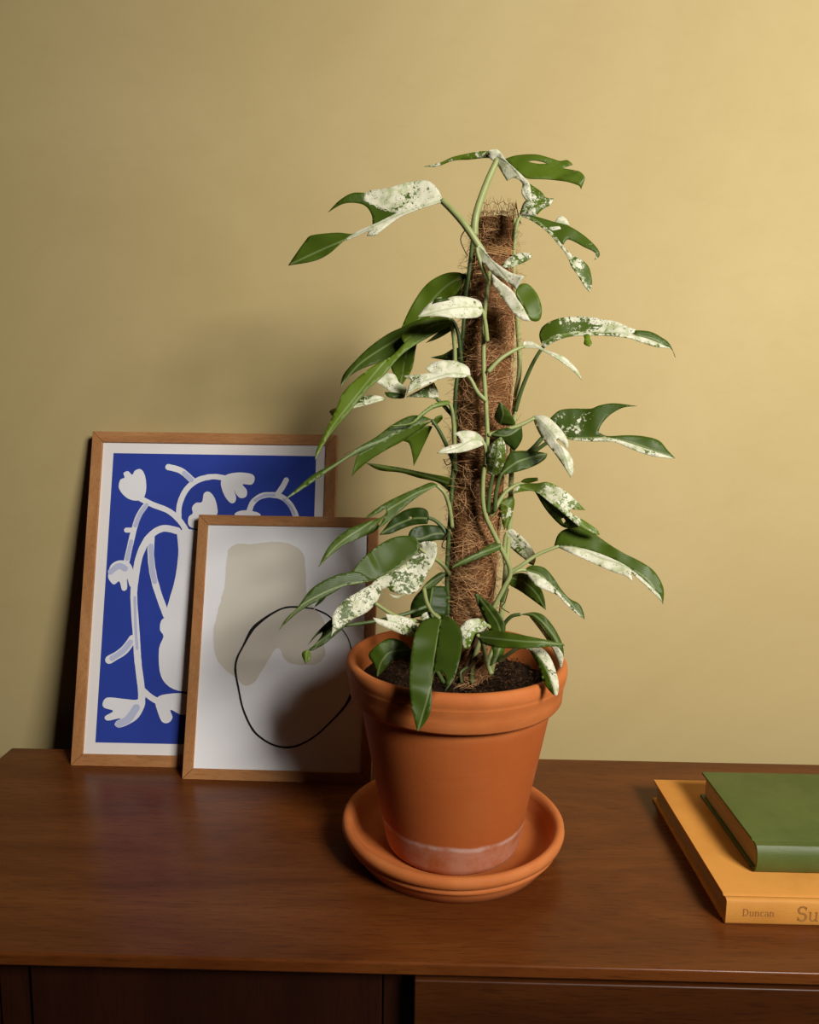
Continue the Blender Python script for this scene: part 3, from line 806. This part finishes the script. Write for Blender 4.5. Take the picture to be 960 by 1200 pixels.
# top, pointing at the camera, green right lobe
leaf(px('P', [(582, 184), (596, 193), (608, 208), (616, 228), (626, 245)]), (-.215, -.24, -.26), [
    (px('P', [(585, 178), (565, 177), (547, 180), (530, 184), (517, 190), (497, 195), (512, 195), (532, 188), (550, 187), (570, 185), (584, 187)]), (.5, .4), (.40, .2), .50),
    (px('B', [(50, 64), (95, 62), (130, 108), (175, 150), (215, 188), (240, 215), (250, 260), (252, 300), (230, 302), (205, 265), (208, 218), (170, 192), (135, 206), (110, 165), (85, 125), (50, 96)]), (.25, -.25), (.80, .72), .3),
    (px('B', [(215, 200), (250, 225), (300, 260), (320, 285), (356, 290), (340, 320), (300, 345), (272, 372), (240, 370), (195, 364), (212, 315), (232, 285)]), (.2, .3), (.50, .46), .38),
    (px('B', [(126, 105), (180, 88), (270, 83), (340, 100), (385, 114), (420, 110), (445, 130), (415, 140), (398, 148), (450, 157), (482, 166), (502, 195), (485, 246), (475, 230), (430, 213), (370, 203), (300, 198), (235, 195), (200, 175), (160, 140)]), (.35, .3), (.12, .05), .40, [px('B', [(232, 116), (262, 111), (300, 117), (328, 126), (296, 128), (258, 123)])])],
    [(556, 276, -.232), (558, 252, -.231), (570, 216, -.222), (583, 187, -.215)], pr=0.0036)
# upper right, drooping in two fingers
leaf(px('B', [(198, 370), (270, 392), (330, 440), (380, 502), (425, 560), (470, 630), (527, 726)]), (-.212, -.235, -.25), [
    (px('B', [(195, 368), (240, 366), (300, 382), (360, 400), (420, 416), (480, 450), (530, 490), (565, 530), (571, 560), (548, 578), (552, 545), (500, 517), (450, 490), (420, 482), (402, 505), (372, 490), (330, 442), (270, 394)]), (.35, -.3), (.28, .28), .28),
    (px('B', [(195, 370), (250, 392), (300, 425), (340, 460), (380, 508), (410, 545), (428, 580), (440, 610), (470, 650), (500, 700), (526, 729), (536, 690), (532, 650), (520, 610), (490, 580), (440, 552), (402, 516), (360, 460), (320, 425), (262, 382)]), (.3, -.3), (.55, .50), .32),
    (px('B', [(330, 425), (380, 420), (390, 432), (350, 440)]), (.3, -.3), (.9, .9), .4),
    (px('B', [(360, 400), (385, 372), (410, 380), (432, 415), (400, 410)]), (.5, .3), (.85, .85), .4)],
    [(602, 305, -.212), (604, 275, -.212), (606, 262, -.212), (610, 253, -.212)])
# white wavy leaf in front of the pole with a glossy green lobe
leaf(px('P', [(561, 290), (575, 305), (592, 325), (607, 345), (620, 372)]), (-.238, -.252, -.262), [
    (px('B', [(0, 512), (22, 520), (60, 570), (110, 610), (160, 640), (216, 655), (195, 690), (180, 718), (150, 692), (110, 662), (70, 642), (30, 600), (0, 566)]), (.3, -.3), (.82, .75), .35),
    (px('B', [(112, 602), (150, 565), (200, 545), (245, 548), (251, 568), (215, 590), (170, 608), (130, 617)]), (.3, .2), (.55, .5), .40),
    (px('B', [(64, 640), (110, 680), (160, 720), (200, 780), (240, 850), (250, 866), (215, 862), (175, 835), (130, 780), (90, 720), (68, 690)]), (.2, .4), (.84, .80), .45),
    (px('B', [(183, 712), (205, 690), (240, 694), (280, 740), (300, 800), (296, 850), (275, 867), (245, 856), (215, 800), (180, 747)]), (.1, .15), (.02, .02), .40)],
    [(572, 330, -.236), (565, 312, -.238), (560, 298, -.238), (559, 290, -.238)])
# white leaf lying across the pole
leaf(px('A', [(968, 800), (880, 800), (780, 815), (680, 845)]), (-.245, -.262, -.268), [
    (px('A', [(677, 846), (718, 795), (760, 766), (800, 768), (840, 750), (900, 750), (965, 768), (982, 800), (975, 838), (940, 850), (850, 851), (760, 840)]), (.6, -.5), (.86, .80), .35),
    (px('A', [(745, 785), (765, 760), (800, 752), (830, 765), (800, 772), (775, 775)]), (.5, .2), (.3, .3), .15)],
    [(571, 400, -.240), (569, 380, -.243), (566, 366, -.245), (562, 360, -.245)])
# dark leaf behind, seen from below
leaf(px('P', [(543, 323), (520, 338), (497, 365), (480, 400), (470, 450)]), (-.208, -.200, -.205), [
    (px('P', [(546, 322), (536, 319), (520, 321), (500, 333), (483, 357), (470, 385), (462, 408), (458, 430), (470, 452), (483, 432), (488, 405), (498, 380), (515, 358), (535, 344)]), (.3, -.4), (.02, .02), .40)],
    [(545, 350, -.212), (548, 336, -.212), (547, 326, -.210), (543, 322, -.208)], True)
leaf(px('P', [(545, 322), (540, 336), (530, 352)]), (-.206, -.198, -.196), [
    (px('P', [(541, 325), (546, 319), (550, 330), (548, 347), (535, 350), (524, 352), (531, 338)]), (.3, .3), (.05, .05), .36)], None)
leaf(px('P', [(538, 410), (520, 416), (505, 419)]), (-.210, -.198, -.195), [
    (px('P', [(504, 419), (520, 415), (532, 408), (541, 408), (541, 421), (530, 423), (515, 421)]), (.3, .3), (.3, .3), .30)], None)
# dark leaf pointing down left
leaf(px('P', [(527, 375), (490, 385), (455, 404), (420, 428), (399, 454)]), (-.216, -.222, -.235), [
    (px('P', [(399, 455), (402, 440), (417, 422), (435, 405), (455, 391), (470, 384), (490, 375), (510, 371), (527, 372), (525, 379), (510, 386), (490, 397), (480, 404), (470, 413), (455, 421), (440, 426), (420, 434), (405, 445)]), (.55, -.45), (.02, .02), .20)],
    [(541, 425, -.214), (538, 395, -.215), (532, 378, -.216), (527, 375, -.216)], True)
# long leaf crossing in front, brightness of light through it put in the tone
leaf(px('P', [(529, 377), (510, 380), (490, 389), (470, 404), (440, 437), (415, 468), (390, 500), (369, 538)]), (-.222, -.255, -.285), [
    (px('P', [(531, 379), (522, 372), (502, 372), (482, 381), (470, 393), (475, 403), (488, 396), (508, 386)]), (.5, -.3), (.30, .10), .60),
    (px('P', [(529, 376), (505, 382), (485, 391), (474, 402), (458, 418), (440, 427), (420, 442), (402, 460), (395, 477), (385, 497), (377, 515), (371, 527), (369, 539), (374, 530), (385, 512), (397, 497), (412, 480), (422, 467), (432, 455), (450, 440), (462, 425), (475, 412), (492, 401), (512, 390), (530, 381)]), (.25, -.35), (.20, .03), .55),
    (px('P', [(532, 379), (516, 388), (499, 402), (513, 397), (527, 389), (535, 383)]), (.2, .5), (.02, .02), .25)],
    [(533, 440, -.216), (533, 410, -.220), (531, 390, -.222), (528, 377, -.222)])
# white marbled pair left of the pole
leaf(px('C', [(920, 240), (850, 228), (760, 250), (690, 275), (625, 330)]), (-.240, -.245, -.250), [
    (px('C', [(714, 206), (760, 175), (850, 171), (915, 200), (926, 240), (880, 250), (800, 245), (740, 226)]), (.6, -.4), (.88, .82), .3),
    (px('C', [(610, 241), (680, 235), (740, 228), (800, 232), (850, 240), (780, 258), (720, 285), (660, 310), (624, 332), (635, 290), (650, 262)]), (.5, -.3), (.70, .70), .25)],
    [(570, 470, -.238), (560, 460, -.240), (552, 445, -.241), (548, 441, -.240)])
leaf(px('C', [(772, 355), (700, 338), (620, 334), (540, 345), (450, 360), (380, 390), (265, 412)]), (-.222, -.232, -.245), [
    (px('C', [(475, 266), (520, 231), (570, 235), (590, 270), (625, 297), (622, 325), (560, 322), (530, 302), (500, 280)]), (.5, -.3), (.74, .76), .28),
    (px('C', [(523, 318), (560, 318), (622, 328), (612, 346), (560, 346), (535, 337)]), (.4, -.3), (.30, .30), .15),
    (px('C', [(380, 391), (420, 340), (490, 334), (532, 350), (470, 370), (420, 383)]), (.4, -.4), (.66, .66), .28),
    (px('C', [(262, 408), (285, 394), (340, 384), (390, 374), (440, 356), (430, 378), (380, 393), (320, 406), (276, 427)]), (.4, -.4), (.8, .8), .28),
    (px('C', [(625, 340), (700, 300), (755, 272), (776, 318), (772, 356), (740, 345), (680, 342)]), (.5, -.2), (.55, .55), .30)],
    [(535, 492, -.214), (526, 482, -.217), (517, 472, -.221), (512, 468, -.222)], True)
# curled bright edge above the long dark leaf
leaf(px('C', [(830, 372), (760, 382), (700, 420), (650, 462), (545, 476)]), (-.224, -.238, -.246), [
    (px('C', [(543, 475), (640, 464), (700, 410), (760, 370), (820, 357), (837, 375), (790, 386), (740, 402), (690, 442), (650, 471), (600, 479)]), (.4, .4), (.25, .08), .55)],
    [(533, 525, -.215), (532, 500, -.218), (530, 482, -.222), (527, 473, -.224)])
# long dark leaf over the blue print
leaf(px('C', [(745, 450), (640, 475), (520, 540), (400, 590), (260, 680), (55, 822)]), (-.228, -.255, -.29), [
    (px('C', [(745, 446), (700, 430), (640, 430), (560, 470), (480, 530), (400, 575), (330, 612), (410, 572), (330, 626), (260, 665), (180, 710), (100, 780), (54, 823), (110, 790), (200, 730), (290, 668), (350, 628), (412, 600), (520, 545), (640, 478)]), (.4, -.3), (.02, .02), .22),
    (px('C', [(745, 455), (640, 476), (520, 542), (412, 600), (394, 622), (380, 670), (371, 712), (400, 682), (450, 640), (530, 590), (612, 546), (690, 492)]), (.2, .35), (.02, .02), .30),
    (px('C', [(608, 546), (640, 562), (655, 620), (660, 664), (682, 620), (720, 540), (748, 480), (720, 478), (670, 505)]), (.2, .9), (.04, .04), .34),
    (px('C', [(744, 472), (765, 435), (790, 424), (796, 440), (770, 468)]), (.4, .8), (.1, .1), .33)],
    [(535, 552, -.214), (526, 528, -.220), (515, 505, -.226), (506, 492, -.228)], True)
# thin olive leaf
leaf(px('C', [(845, 750), (760, 722), (640, 690), (520, 668), (435, 650)]), (-.212, -.205, -.200), [
    (px('C', [(434, 650), (500, 658), (600, 673), (720, 698), (800, 713), (848, 724), (846, 760), (832, 792), (800, 762), (760, 738), (680, 720), (600, 696), (500, 685)]), (-.3, .4), (.05, .05), .34)], None)
# small white leaf on the pole
leaf(px('P', [(566, 516), (552, 516), (535, 525), (513, 531)]), (-.244, -.258, -.266), [
    (px('P', [(512, 531), (520, 525), (535, 520), (541, 519), (537, 511), (531, 509), (540, 505), (552, 505), (562, 509), (567, 515), (567, 521), (555, 526), (540, 530), (525, 531)]), (.5, -.5), (.90, .84), .3)],
    [(570, 545, -.240), (570, 532, -.242), (568, 522, -.244), (565, 517, -.244)])
# slit dark leaf reaching to the small print
leaf(px('E', [(772, 34), (680, 70), (590, 120), (520, 165), (420, 235), (310, 310), (214, 416)]), (-.224, -.252, -.285), [
    (px('E', [(775, 34), (740, 21), (680, 45), (600, 80), (530, 115), (470, 155), (425, 193), (480, 172), (530, 142), (528, 166), (500, 188), (440, 206), (400, 220), (350, 242), (290, 290), (250, 340), (213, 417), (260, 372), (330, 316), (400, 286), (470, 238), (522, 182), (505, 215), (488, 242), (540, 205), (600, 152), (660, 102), (720, 62)]), (.45, -.35), (.02, .02), .26),
    (px('E', [(378, 292), (430, 262), (480, 225), (500, 222), (480, 250), (440, 268)]), (.3, .6), (.02, .02), .12)],
    [(530, 618, -.214), (527, 595, -.218), (521, 578, -.223), (512, 569, -.224)])
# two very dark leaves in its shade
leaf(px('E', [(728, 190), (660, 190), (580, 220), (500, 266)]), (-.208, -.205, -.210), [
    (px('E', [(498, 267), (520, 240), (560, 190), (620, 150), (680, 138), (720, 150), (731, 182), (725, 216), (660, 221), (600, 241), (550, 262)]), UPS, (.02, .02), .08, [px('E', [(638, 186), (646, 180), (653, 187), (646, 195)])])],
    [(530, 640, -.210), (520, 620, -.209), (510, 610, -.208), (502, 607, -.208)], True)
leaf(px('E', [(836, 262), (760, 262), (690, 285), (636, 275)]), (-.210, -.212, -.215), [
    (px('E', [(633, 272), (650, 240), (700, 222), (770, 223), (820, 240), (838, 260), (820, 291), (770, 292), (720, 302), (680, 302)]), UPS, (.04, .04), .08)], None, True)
# the big half-marbled leaf on the left
leaf(px('E', [(688, 332), (620, 395), (550, 440), (490, 478), (340, 500), (200, 560), (110, 620), (28, 714)]), (-.240, -.268, -.30), [
    (px('E', [(338, 498), (360, 455), (400, 400), (450, 350), (520, 300), (580, 275), (640, 271), (672, 284), (688, 320), (682, 345), (645, 372), (600, 410), (550, 442), (490, 473), (440, 484), (380, 502)]), (.45, -.3), (.02, .02), .24),
    (px('E', [(400, 440), (340, 445), (300, 454), (240, 480), (180, 520), (140, 572), (110, 612), (60, 662), (27, 714), (80, 662), (130, 622), (200, 582), (270, 546), (340, 505), (420, 492), (470, 480)]), (.4, -.3), (.02, .02), .18),
    (px('E', [(692, 338), (690, 308), (720, 298), (762, 304), (769, 340), (756, 390), (722, 450), (700, 500), (660, 540), (600, 546), (550, 530), (540, 515), (500, 522), (458, 500), (490, 473), (560, 438), (620, 398), (660, 360)]), (.2, -.35), (.56, .56), .30),
    (px('E', [(508, 512), (500, 552), (480, 590), (440, 630), (380, 660), (320, 700), (285, 725), (274, 744), (279, 700), (280, 650), (300, 610), (340, 570), (390, 540), (440, 510), (480, 496)]), (.3, -.45), (.60, .66), .30),
    (px('E', [(538, 538), (570, 552), (612, 548), (576, 567)]), (.3, -.4), (.85, .85), .3)],
    [(527, 673, -.216), (519, 662, -.225), (510, 655, -.236), (499, 648, -.241), (492, 643, -.240)])
# narrow shaded leaf below it
leaf(px('E', [(345, 690), (290, 715), (230, 760), (165, 806), (155, 868)]), (-.262, -.272, -.285), [
    (px('E', [(282, 660), (240, 690), (195, 738), (163, 784), (205, 740), (232, 722), (226, 742), (195, 780), (165, 806), (182, 810), (240, 780), (300, 730), (342, 695), (330, 680)]), (.4, -.3), (.04, .04), .14),
    (px('E', [(168, 804), (140, 815), (136, 835), (152, 872), (174, 850), (176, 822)]), (.3, -.3), (.2, .2), .48),
    (px('E', [(192, 608), (215, 575), (252, 555), (230, 580), (205, 600)]), (.4, .4), (.02, .02), .10)],
    [(527, 700, -.222), (480, 718, -.240), (440, 728, -.255), (404, 733, -.262)], True)
# cream striped leaf over the rim
leaf(px('E', [(660, 738), (600, 690), (540, 668), (470, 656)]), (-.258, -.268, -.275), [
    (px('E', [(468, 655), (500, 660), (540, 670), (528, 638), (580, 644), (640, 660), (676, 690), (672, 730), (652, 746), (600, 732), (540, 706), (490, 682)]), (.5, -.4), (.70, .74), .36)],
    [(520, 740, -.238), (508, 745, -.248), (495, 748, -.255), (484, 745, -.258)])
stalk('stem', [(527, 735, -.225), (500, 730, -.245), (465, 722, -.262), (440, 707, -.270)], 0.0018, 0.0016, M['petiole'], plant)
# dark leaf resting inside the pot
leaf(px('E', [(640, 805), (560, 815), (510, 860), (488, 932)]), (-.250, -.262, -.268), [
    (px('E', [(448, 832), (480, 790), (540, 753), (600, 763), (642, 800), (642, 842), (600, 848), (560, 862), (520, 902), (489, 934), (474, 880)]), (.5, -.3), (.03, .03), .24)],
    [(520, 800, -.235), (505, 775, -.245), (492, 764, -.250), (480, 761, -.250)], True)
# hanging leaf over the front of the pot
leaf(px('G', [(332, 152), (312, 270), (292, 420), (262, 530), (238, 608)]), (-.265, -.312, -.328), [
    (px('G', [(334, 152), (295, 149), (252, 168), (226, 220), (212, 300), (205, 400), (210, 480), (225, 560), (238, 609), (265, 577), (285, 540), (295, 480), (294, 420), (302, 340), (318, 240)]), (-.02, -.3), (.02, .02), .20),
    (px('G', [(332, 150), (350, 144), (375, 152), (402, 180), (416, 212), (416, 270), (402, 340), (382, 400), (345, 452), (352, 418), (346, 382), (328, 364), (306, 372), (296, 410), (290, 430), (306, 330), (318, 240)]), (-.3, -.55), (.02, .02), .18)],
    [(497, 690, -.235), (500, 705, -.250), (507, 718, -.260), (516, 725, -.265)])
# pale young leaf at the foot of the pole
leaf(px('G', [(515, 178), (470, 180), (435, 215), (425, 268)]), (-.245, -.255, -.258), [
    (px('G', [(409, 192), (440, 160), (490, 154), (522, 178), (503, 206), (470, 216), (445, 272), (420, 268), (413, 222)]), (.4, -.3), (.66, .62), .62)],
    [(583, 760, -.232), (578, 745, -.238), (574, 735, -.243), (569, 732, -.245)])
# blade beside the pole foot
leaf(px('G', [(475, 55), (520, 110), (560, 170), (575, 218)]), (-.236, -.242, -.250), [
    (px('G', [(473, 52), (520, 88), (570, 138), (592, 190), (580, 218), (530, 202), (508, 150)]), (.3, -.3), (.03, .03), .20)],
    [(583, 760, -.228), (572, 730, -.230), (562, 708, -.234), (558, 696, -.236)], True)
leaf(px('G', [(572, 262), (560, 300), (540, 345)]), (-.235, -.240, -.245), [
    (px('G', [(540, 262), (590, 265), (585, 295), (560, 325), (522, 352), (540, 305)]), (.2, .4), (.05, .05), .28)], None)
# flat green leaf lying to the right over the rim
leaf(px('G', [(482, 225), (560, 235), (660, 245), (740, 250), (828, 258)]), (-.255, -.285, -.285), [
    (px('G', [(478, 225), (500, 204), (560, 203), (650, 218), (740, 236), (824, 255), (829, 262), (760, 268), (650, 273), (560, 270), (500, 254)]), (.8, -.5), (.04, .04), .30)],
    [(570, 775, -.240), (566, 755, -.246), (561, 745, -.252), (560, 746, -.255)])
# two leaves with white edges over the right rim
leaf(px('F', [(200, 640), (260, 640), (320, 690), (370, 760), (402, 850)]), (-.238, -.250, -.262), [
    (px('F', [(195, 642), (230, 633), (270, 630), (310, 645), (350, 690), (380, 740), (400, 790), (404, 838), (385, 800), (340, 745), (290, 680), (240, 648)]), (.3, -.3), (.03, .03), .24),
    (px('F', [(240, 648), (285, 678), (335, 742), (382, 800), (402, 838), (394, 888), (384, 893), (370, 845), (330, 770), (290, 712)]), (.3, .4), (.84, .84), .3)],
    [(588, 740, -.228), (592, 730, -.232), (600, 722, -.236), (610, 720, -.238)], True)
leaf(px('G', [(690, 272), (735, 320), (770, 390), (793, 462)]), (-.262, -.285, -.300), [
    (px('G', [(683, 273), (715, 268), (742, 275), (772, 310), (796, 370), (806, 420), (801, 460), (788, 463), (768, 390), (738, 325)]), (.3, .5), (.84, .84), .3),
    (px('G', [(683, 273), (738, 322), (772, 395), (790, 464), (778, 455), (750, 420), (720, 340)]), (.4, .3), (.25, .25), .36)],
    [(585, 775, -.240), (598, 765, -.250), (610, 758, -.258), (619, 760, -.262)])
# big green leaf to the right with a white lower edge
leaf(px('F', [(365, 322), (450, 320), (560, 370), (680, 410), (790, 470), (868, 588)]), (-.225, -.245, -.262), [
    (px('F', [(358, 318), (375, 268), (410, 240), (470, 231), (530, 249), (600, 300), (680, 350), (760, 390), (820, 430), (856, 480), (873, 530), (869, 592), (850, 545), (780, 480), (700, 415), (620, 375), (540, 345), (450, 322)]), (.40, -.4), (.02, .02), .30),
    (px('F', [(362, 318), (450, 322), (540, 344), (620, 374), (700, 414), (780, 478), (850, 545), (866, 582), (835, 550), (780, 498), (740, 462), (718, 440), (726, 484), (690, 457), (640, 442), (570, 412), (480, 372), (400, 337)]), (.3, -.7), (.86, .80), .3)],
    [(598, 671, -.231), (612, 662, -.230), (630, 650, -.227), (655, 640, -.225)])
leaf(px('F', [(222, 432), (290, 450), (360, 510), (430, 580), (500, 662)]), (-.226, -.238, -.248), [
    (px('F', [(218, 432), (250, 411), (310, 420), (350, 460), (390, 520), (430, 565), (475, 590), (496, 630), (502, 664), (460, 620), (410, 572), (350, 505), (290, 458)]), (.4, -.4), (.02, .02), .26),
    (px('F', [(222, 434), (290, 456), (350, 503), (410, 570), (455, 615), (500, 662), (460, 633), (410, 588), (370, 547), (310, 522), (260, 492)]), (.3, -.6), (.78, .5), .3)],
    [(597, 672, -.231), (603, 670, -.229), (610, 668, -.227), (616, 668, -.226)])
leaf(px('F', [(160, 468), (220, 490), (275, 540), (320, 620)]), (-.216, -.205, -.198), [
    (px('F', [(150, 470), (180, 450), (230, 452), (290, 510), (311, 560), (320, 620), (270, 582), (200, 532), (148, 500)]), (-.4, .3), (.02, .02), .20)],
    [(588, 705, -.215), (592, 692, -.216), (596, 682, -.216), (600, 677, -.216)], True)
leaf(px('F', [(138, 255), (180, 300), (225, 350), (262, 410)]), (-.208, -.195, -.185), [
    (px('F', [(132, 252), (160, 240), (182, 256), (222, 290), (260, 340), (272, 380), (262, 412), (240, 402), (220, 382), (170, 342), (134, 300)]), (.3, -.3), (.60, .62), .32)],
    [(592, 660, -.208), (591, 645, -.208), (592, 632, -.208), (594, 624, -.208)])
# folded marbled leaf right of the pole
leaf(px('F', [(195, 40), (270, 62), (350, 110), (430, 170), (500, 225), (568, 266)]), (-.222, -.235, -.240), [
    (px('F', [(165, 75), (200, 30), (280, 25), (330, 20), (400, 55), (450, 95), (505, 152), (430, 146), (440, 168), (500, 200), (560, 243), (572, 268), (540, 262), (480, 232), (430, 190), (350, 125), (270, 66), (215, 62)]), (.4, -.3), (.44, .54), .58),
    (px('F', [(268, 66), (350, 118), (430, 178), (482, 230), (420, 236), (380, 216), (320, 150)]), (.2, .6), (.05, .05), .16, [px('F', [(390, 192), (402, 188), (411, 203), (402, 214)])]),
    (px('F', [(198, 20), (225, 2), (280, -2), (284, 12), (240, 24)]), (.3, -.2), (.05, .05), .42)],
    [(575, 605, -.230), (590, 580, -.226), (602, 570, -.223), (611, 566, -.222)])
leaf(px('F', [(115, 118), (145, 140), (140, 200), (125, 242)]), (-.214, -.216, -.214), [
    (px('F', [(104, 115), (130, 95), (162, 78), (173, 110), (165, 160), (146, 215), (125, 244), (112, 200)]), (.2, .5), (.40, .40), .42)], None)
# right, two fingered dark leaf
leaf(px('D', [(420, 532), (520, 532), (600, 530), (700, 548), (800, 580), (926, 628)]), (-.222, -.232, -.240), [
    (px('D', [(338, 442), (380, 405), (440, 395), (530, 395), (570, 380), (640, 370), (748, 383), (680, 391), (620, 425), (580, 470), (566, 506), (600, 524), (520, 540), (430, 530), (385, 492)]), (.40, -.3), (.46, .06), .20),
    (px('D', [(590, 520), (620, 524), (700, 520), (780, 525), (850, 545), (890, 590), (927, 628), (880, 615), (800, 590), (700, 555), (620, 535)]), (.40, -.3), (.06, .06), .24),
    (px('D', [(415, 528), (520, 534), (610, 530), (700, 553), (800, 586), (880, 612), (922, 628), (840, 621), (780, 606), (700, 576), (640, 551), (520, 548), (430, 540)]), (.3, -.6), (.66, .80), .35)],
    [(603, 545, -.212), (625, 530, -.214), (648, 515, -.219), (665, 512, -.222)], True)
# white leaf hanging in front
leaf(px('D', [(265, 432), (330, 490), (390, 580), (436, 718)]), (-.235, -.255, -.262), [
    (px('D', [(258, 430), (290, 426), (325, 432), (370, 470), (410, 520), (426, 565), (418, 582), (400, 556), (372, 535), (366, 545), (400, 575), (425, 600), (446, 640), (449, 690), (435, 719), (400, 662), (350, 592), (300, 532), (268, 470)]), (.35, .3), (.90, .86), .3)],
    [(572, 510, -.238), (592, 504, -.238), (610, 498, -.237), (626, 490, -.235)])
# upper right, long half marbled leaf
leaf(px('D', [(300, 95), (360, 60), (460, 40), (580, 38), (720, 45), (850, 80), (925, 152)]), (-.216, -.225, -.235), [
    (px('B', [(288, 925), (310, 885), (370, 855), (450, 844), (560, 850), (600, 880), (540, 915), (440, 922), (360, 940), (310, 985), (296, 965)]), (.45, -.3), (.42, .46), .30),
    (px('B', [(540, 852), (640, 865), (700, 890), (740, 905), (720, 930), (640, 935), (560, 932), (470, 930), (530, 890)]), (.45, -.3), (.84, .84), .30),
    (px('B', [(700, 908), (800, 912), (860, 940), (900, 972), (928, 1034), (905, 992), (840, 968), (770, 945)]), (.45, -.3), (.10, .05), .24),
    (px('D', [(296, 85), (310, 112), (360, 80), (440, 56), (560, 51), (690, 61), (760, 82), (840, 106), (905, 112), (850, 88), (780, 62), (690, 45), (560, 36), (440, 34), (350, 55)]), (.3, -.6), (.60, .68), .40),
    (px('D', [(494, 46), (522, 46), (528, 68), (536, 88), (524, 104), (498, 92), (500, 68)]), (.3, -.6), (.05, .05), .62)],
    [(604, 482, -.206), (612, 455, -.209), (625, 425, -.213), (638, 404, -.216)], True)
# small white curling leaf
leaf(px('D', [(212, 102), (280, 108), (360, 145), (430, 195), (489, 262)]), (-.226, -.232, -.238), [
    (px('D', [(207, 112), (218, 78), (260, 84), (320, 120), (400, 150), (450, 193), (474, 225), (490, 262), (440, 212), (380, 168), (310, 127), (270, 112)]), (.4, -.3), (.84, .80), .45)],
    [(572, 436, -.238), (585, 422, -.236), (600, 412, -.231), (614, 406, -.226)])
# shaded cluster on the pole
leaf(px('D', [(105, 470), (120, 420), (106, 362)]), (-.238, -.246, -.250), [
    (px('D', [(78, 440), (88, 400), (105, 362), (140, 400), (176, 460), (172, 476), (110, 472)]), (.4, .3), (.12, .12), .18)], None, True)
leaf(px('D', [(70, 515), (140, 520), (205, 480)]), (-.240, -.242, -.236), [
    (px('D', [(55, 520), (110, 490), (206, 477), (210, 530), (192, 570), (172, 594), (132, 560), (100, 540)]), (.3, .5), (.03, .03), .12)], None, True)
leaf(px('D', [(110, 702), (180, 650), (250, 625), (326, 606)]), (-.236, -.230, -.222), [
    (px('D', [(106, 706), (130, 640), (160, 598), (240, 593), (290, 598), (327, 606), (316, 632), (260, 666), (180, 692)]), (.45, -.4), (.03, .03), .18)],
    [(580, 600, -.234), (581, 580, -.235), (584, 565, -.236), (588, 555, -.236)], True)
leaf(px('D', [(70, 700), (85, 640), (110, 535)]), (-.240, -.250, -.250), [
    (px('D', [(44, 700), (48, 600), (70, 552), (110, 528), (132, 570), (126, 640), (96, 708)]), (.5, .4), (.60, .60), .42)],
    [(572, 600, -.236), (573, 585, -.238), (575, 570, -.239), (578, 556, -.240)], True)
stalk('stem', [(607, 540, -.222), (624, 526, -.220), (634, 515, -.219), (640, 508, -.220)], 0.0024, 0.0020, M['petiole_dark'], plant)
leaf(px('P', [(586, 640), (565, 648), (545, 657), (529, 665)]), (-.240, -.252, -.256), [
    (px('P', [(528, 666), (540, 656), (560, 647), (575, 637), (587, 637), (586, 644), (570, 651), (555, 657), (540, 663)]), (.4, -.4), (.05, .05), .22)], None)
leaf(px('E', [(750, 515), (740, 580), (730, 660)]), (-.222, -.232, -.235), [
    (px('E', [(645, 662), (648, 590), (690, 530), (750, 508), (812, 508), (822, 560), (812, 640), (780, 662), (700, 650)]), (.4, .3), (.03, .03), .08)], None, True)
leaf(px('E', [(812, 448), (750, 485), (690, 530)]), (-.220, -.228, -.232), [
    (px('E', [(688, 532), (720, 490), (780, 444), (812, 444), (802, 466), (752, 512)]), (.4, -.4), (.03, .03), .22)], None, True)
leaf(px('E', [(800, 640), (720, 640), (690, 660)]), (-.250, -.256, -.258), [
    (px('E', [(690, 662), (705, 635), (750, 625), (785, 645), (780, 662), (740, 668)]), (.4, -.4), (.5, .5), .48)],
    [(526, 735, -.225), (515, 727, -.238), (507, 722, -.248), (502, 720, -.250)])
# aerial roots
for pts in ([(556, 262, -.224), (545, 270, -.235), (540, 282, -.24), (548, 300, -.235)], [(596, 690, -.228), (592, 705, -.236), (588, 712, -.238), (597, 718, -.23)],
            [(532, 540, -.215), (524, 545, -.225), (520, 538, -.23)], [(525, 625, -.213), (518, 640, -.225), (528, 645, -.222), (530, 655, -.218)], [(610, 262, -.212), (606, 245, -.214), (605, 238, -.214)]):
    stalk('aerial_root', pts, 0.0006, 0.0004, M['root'], plant)
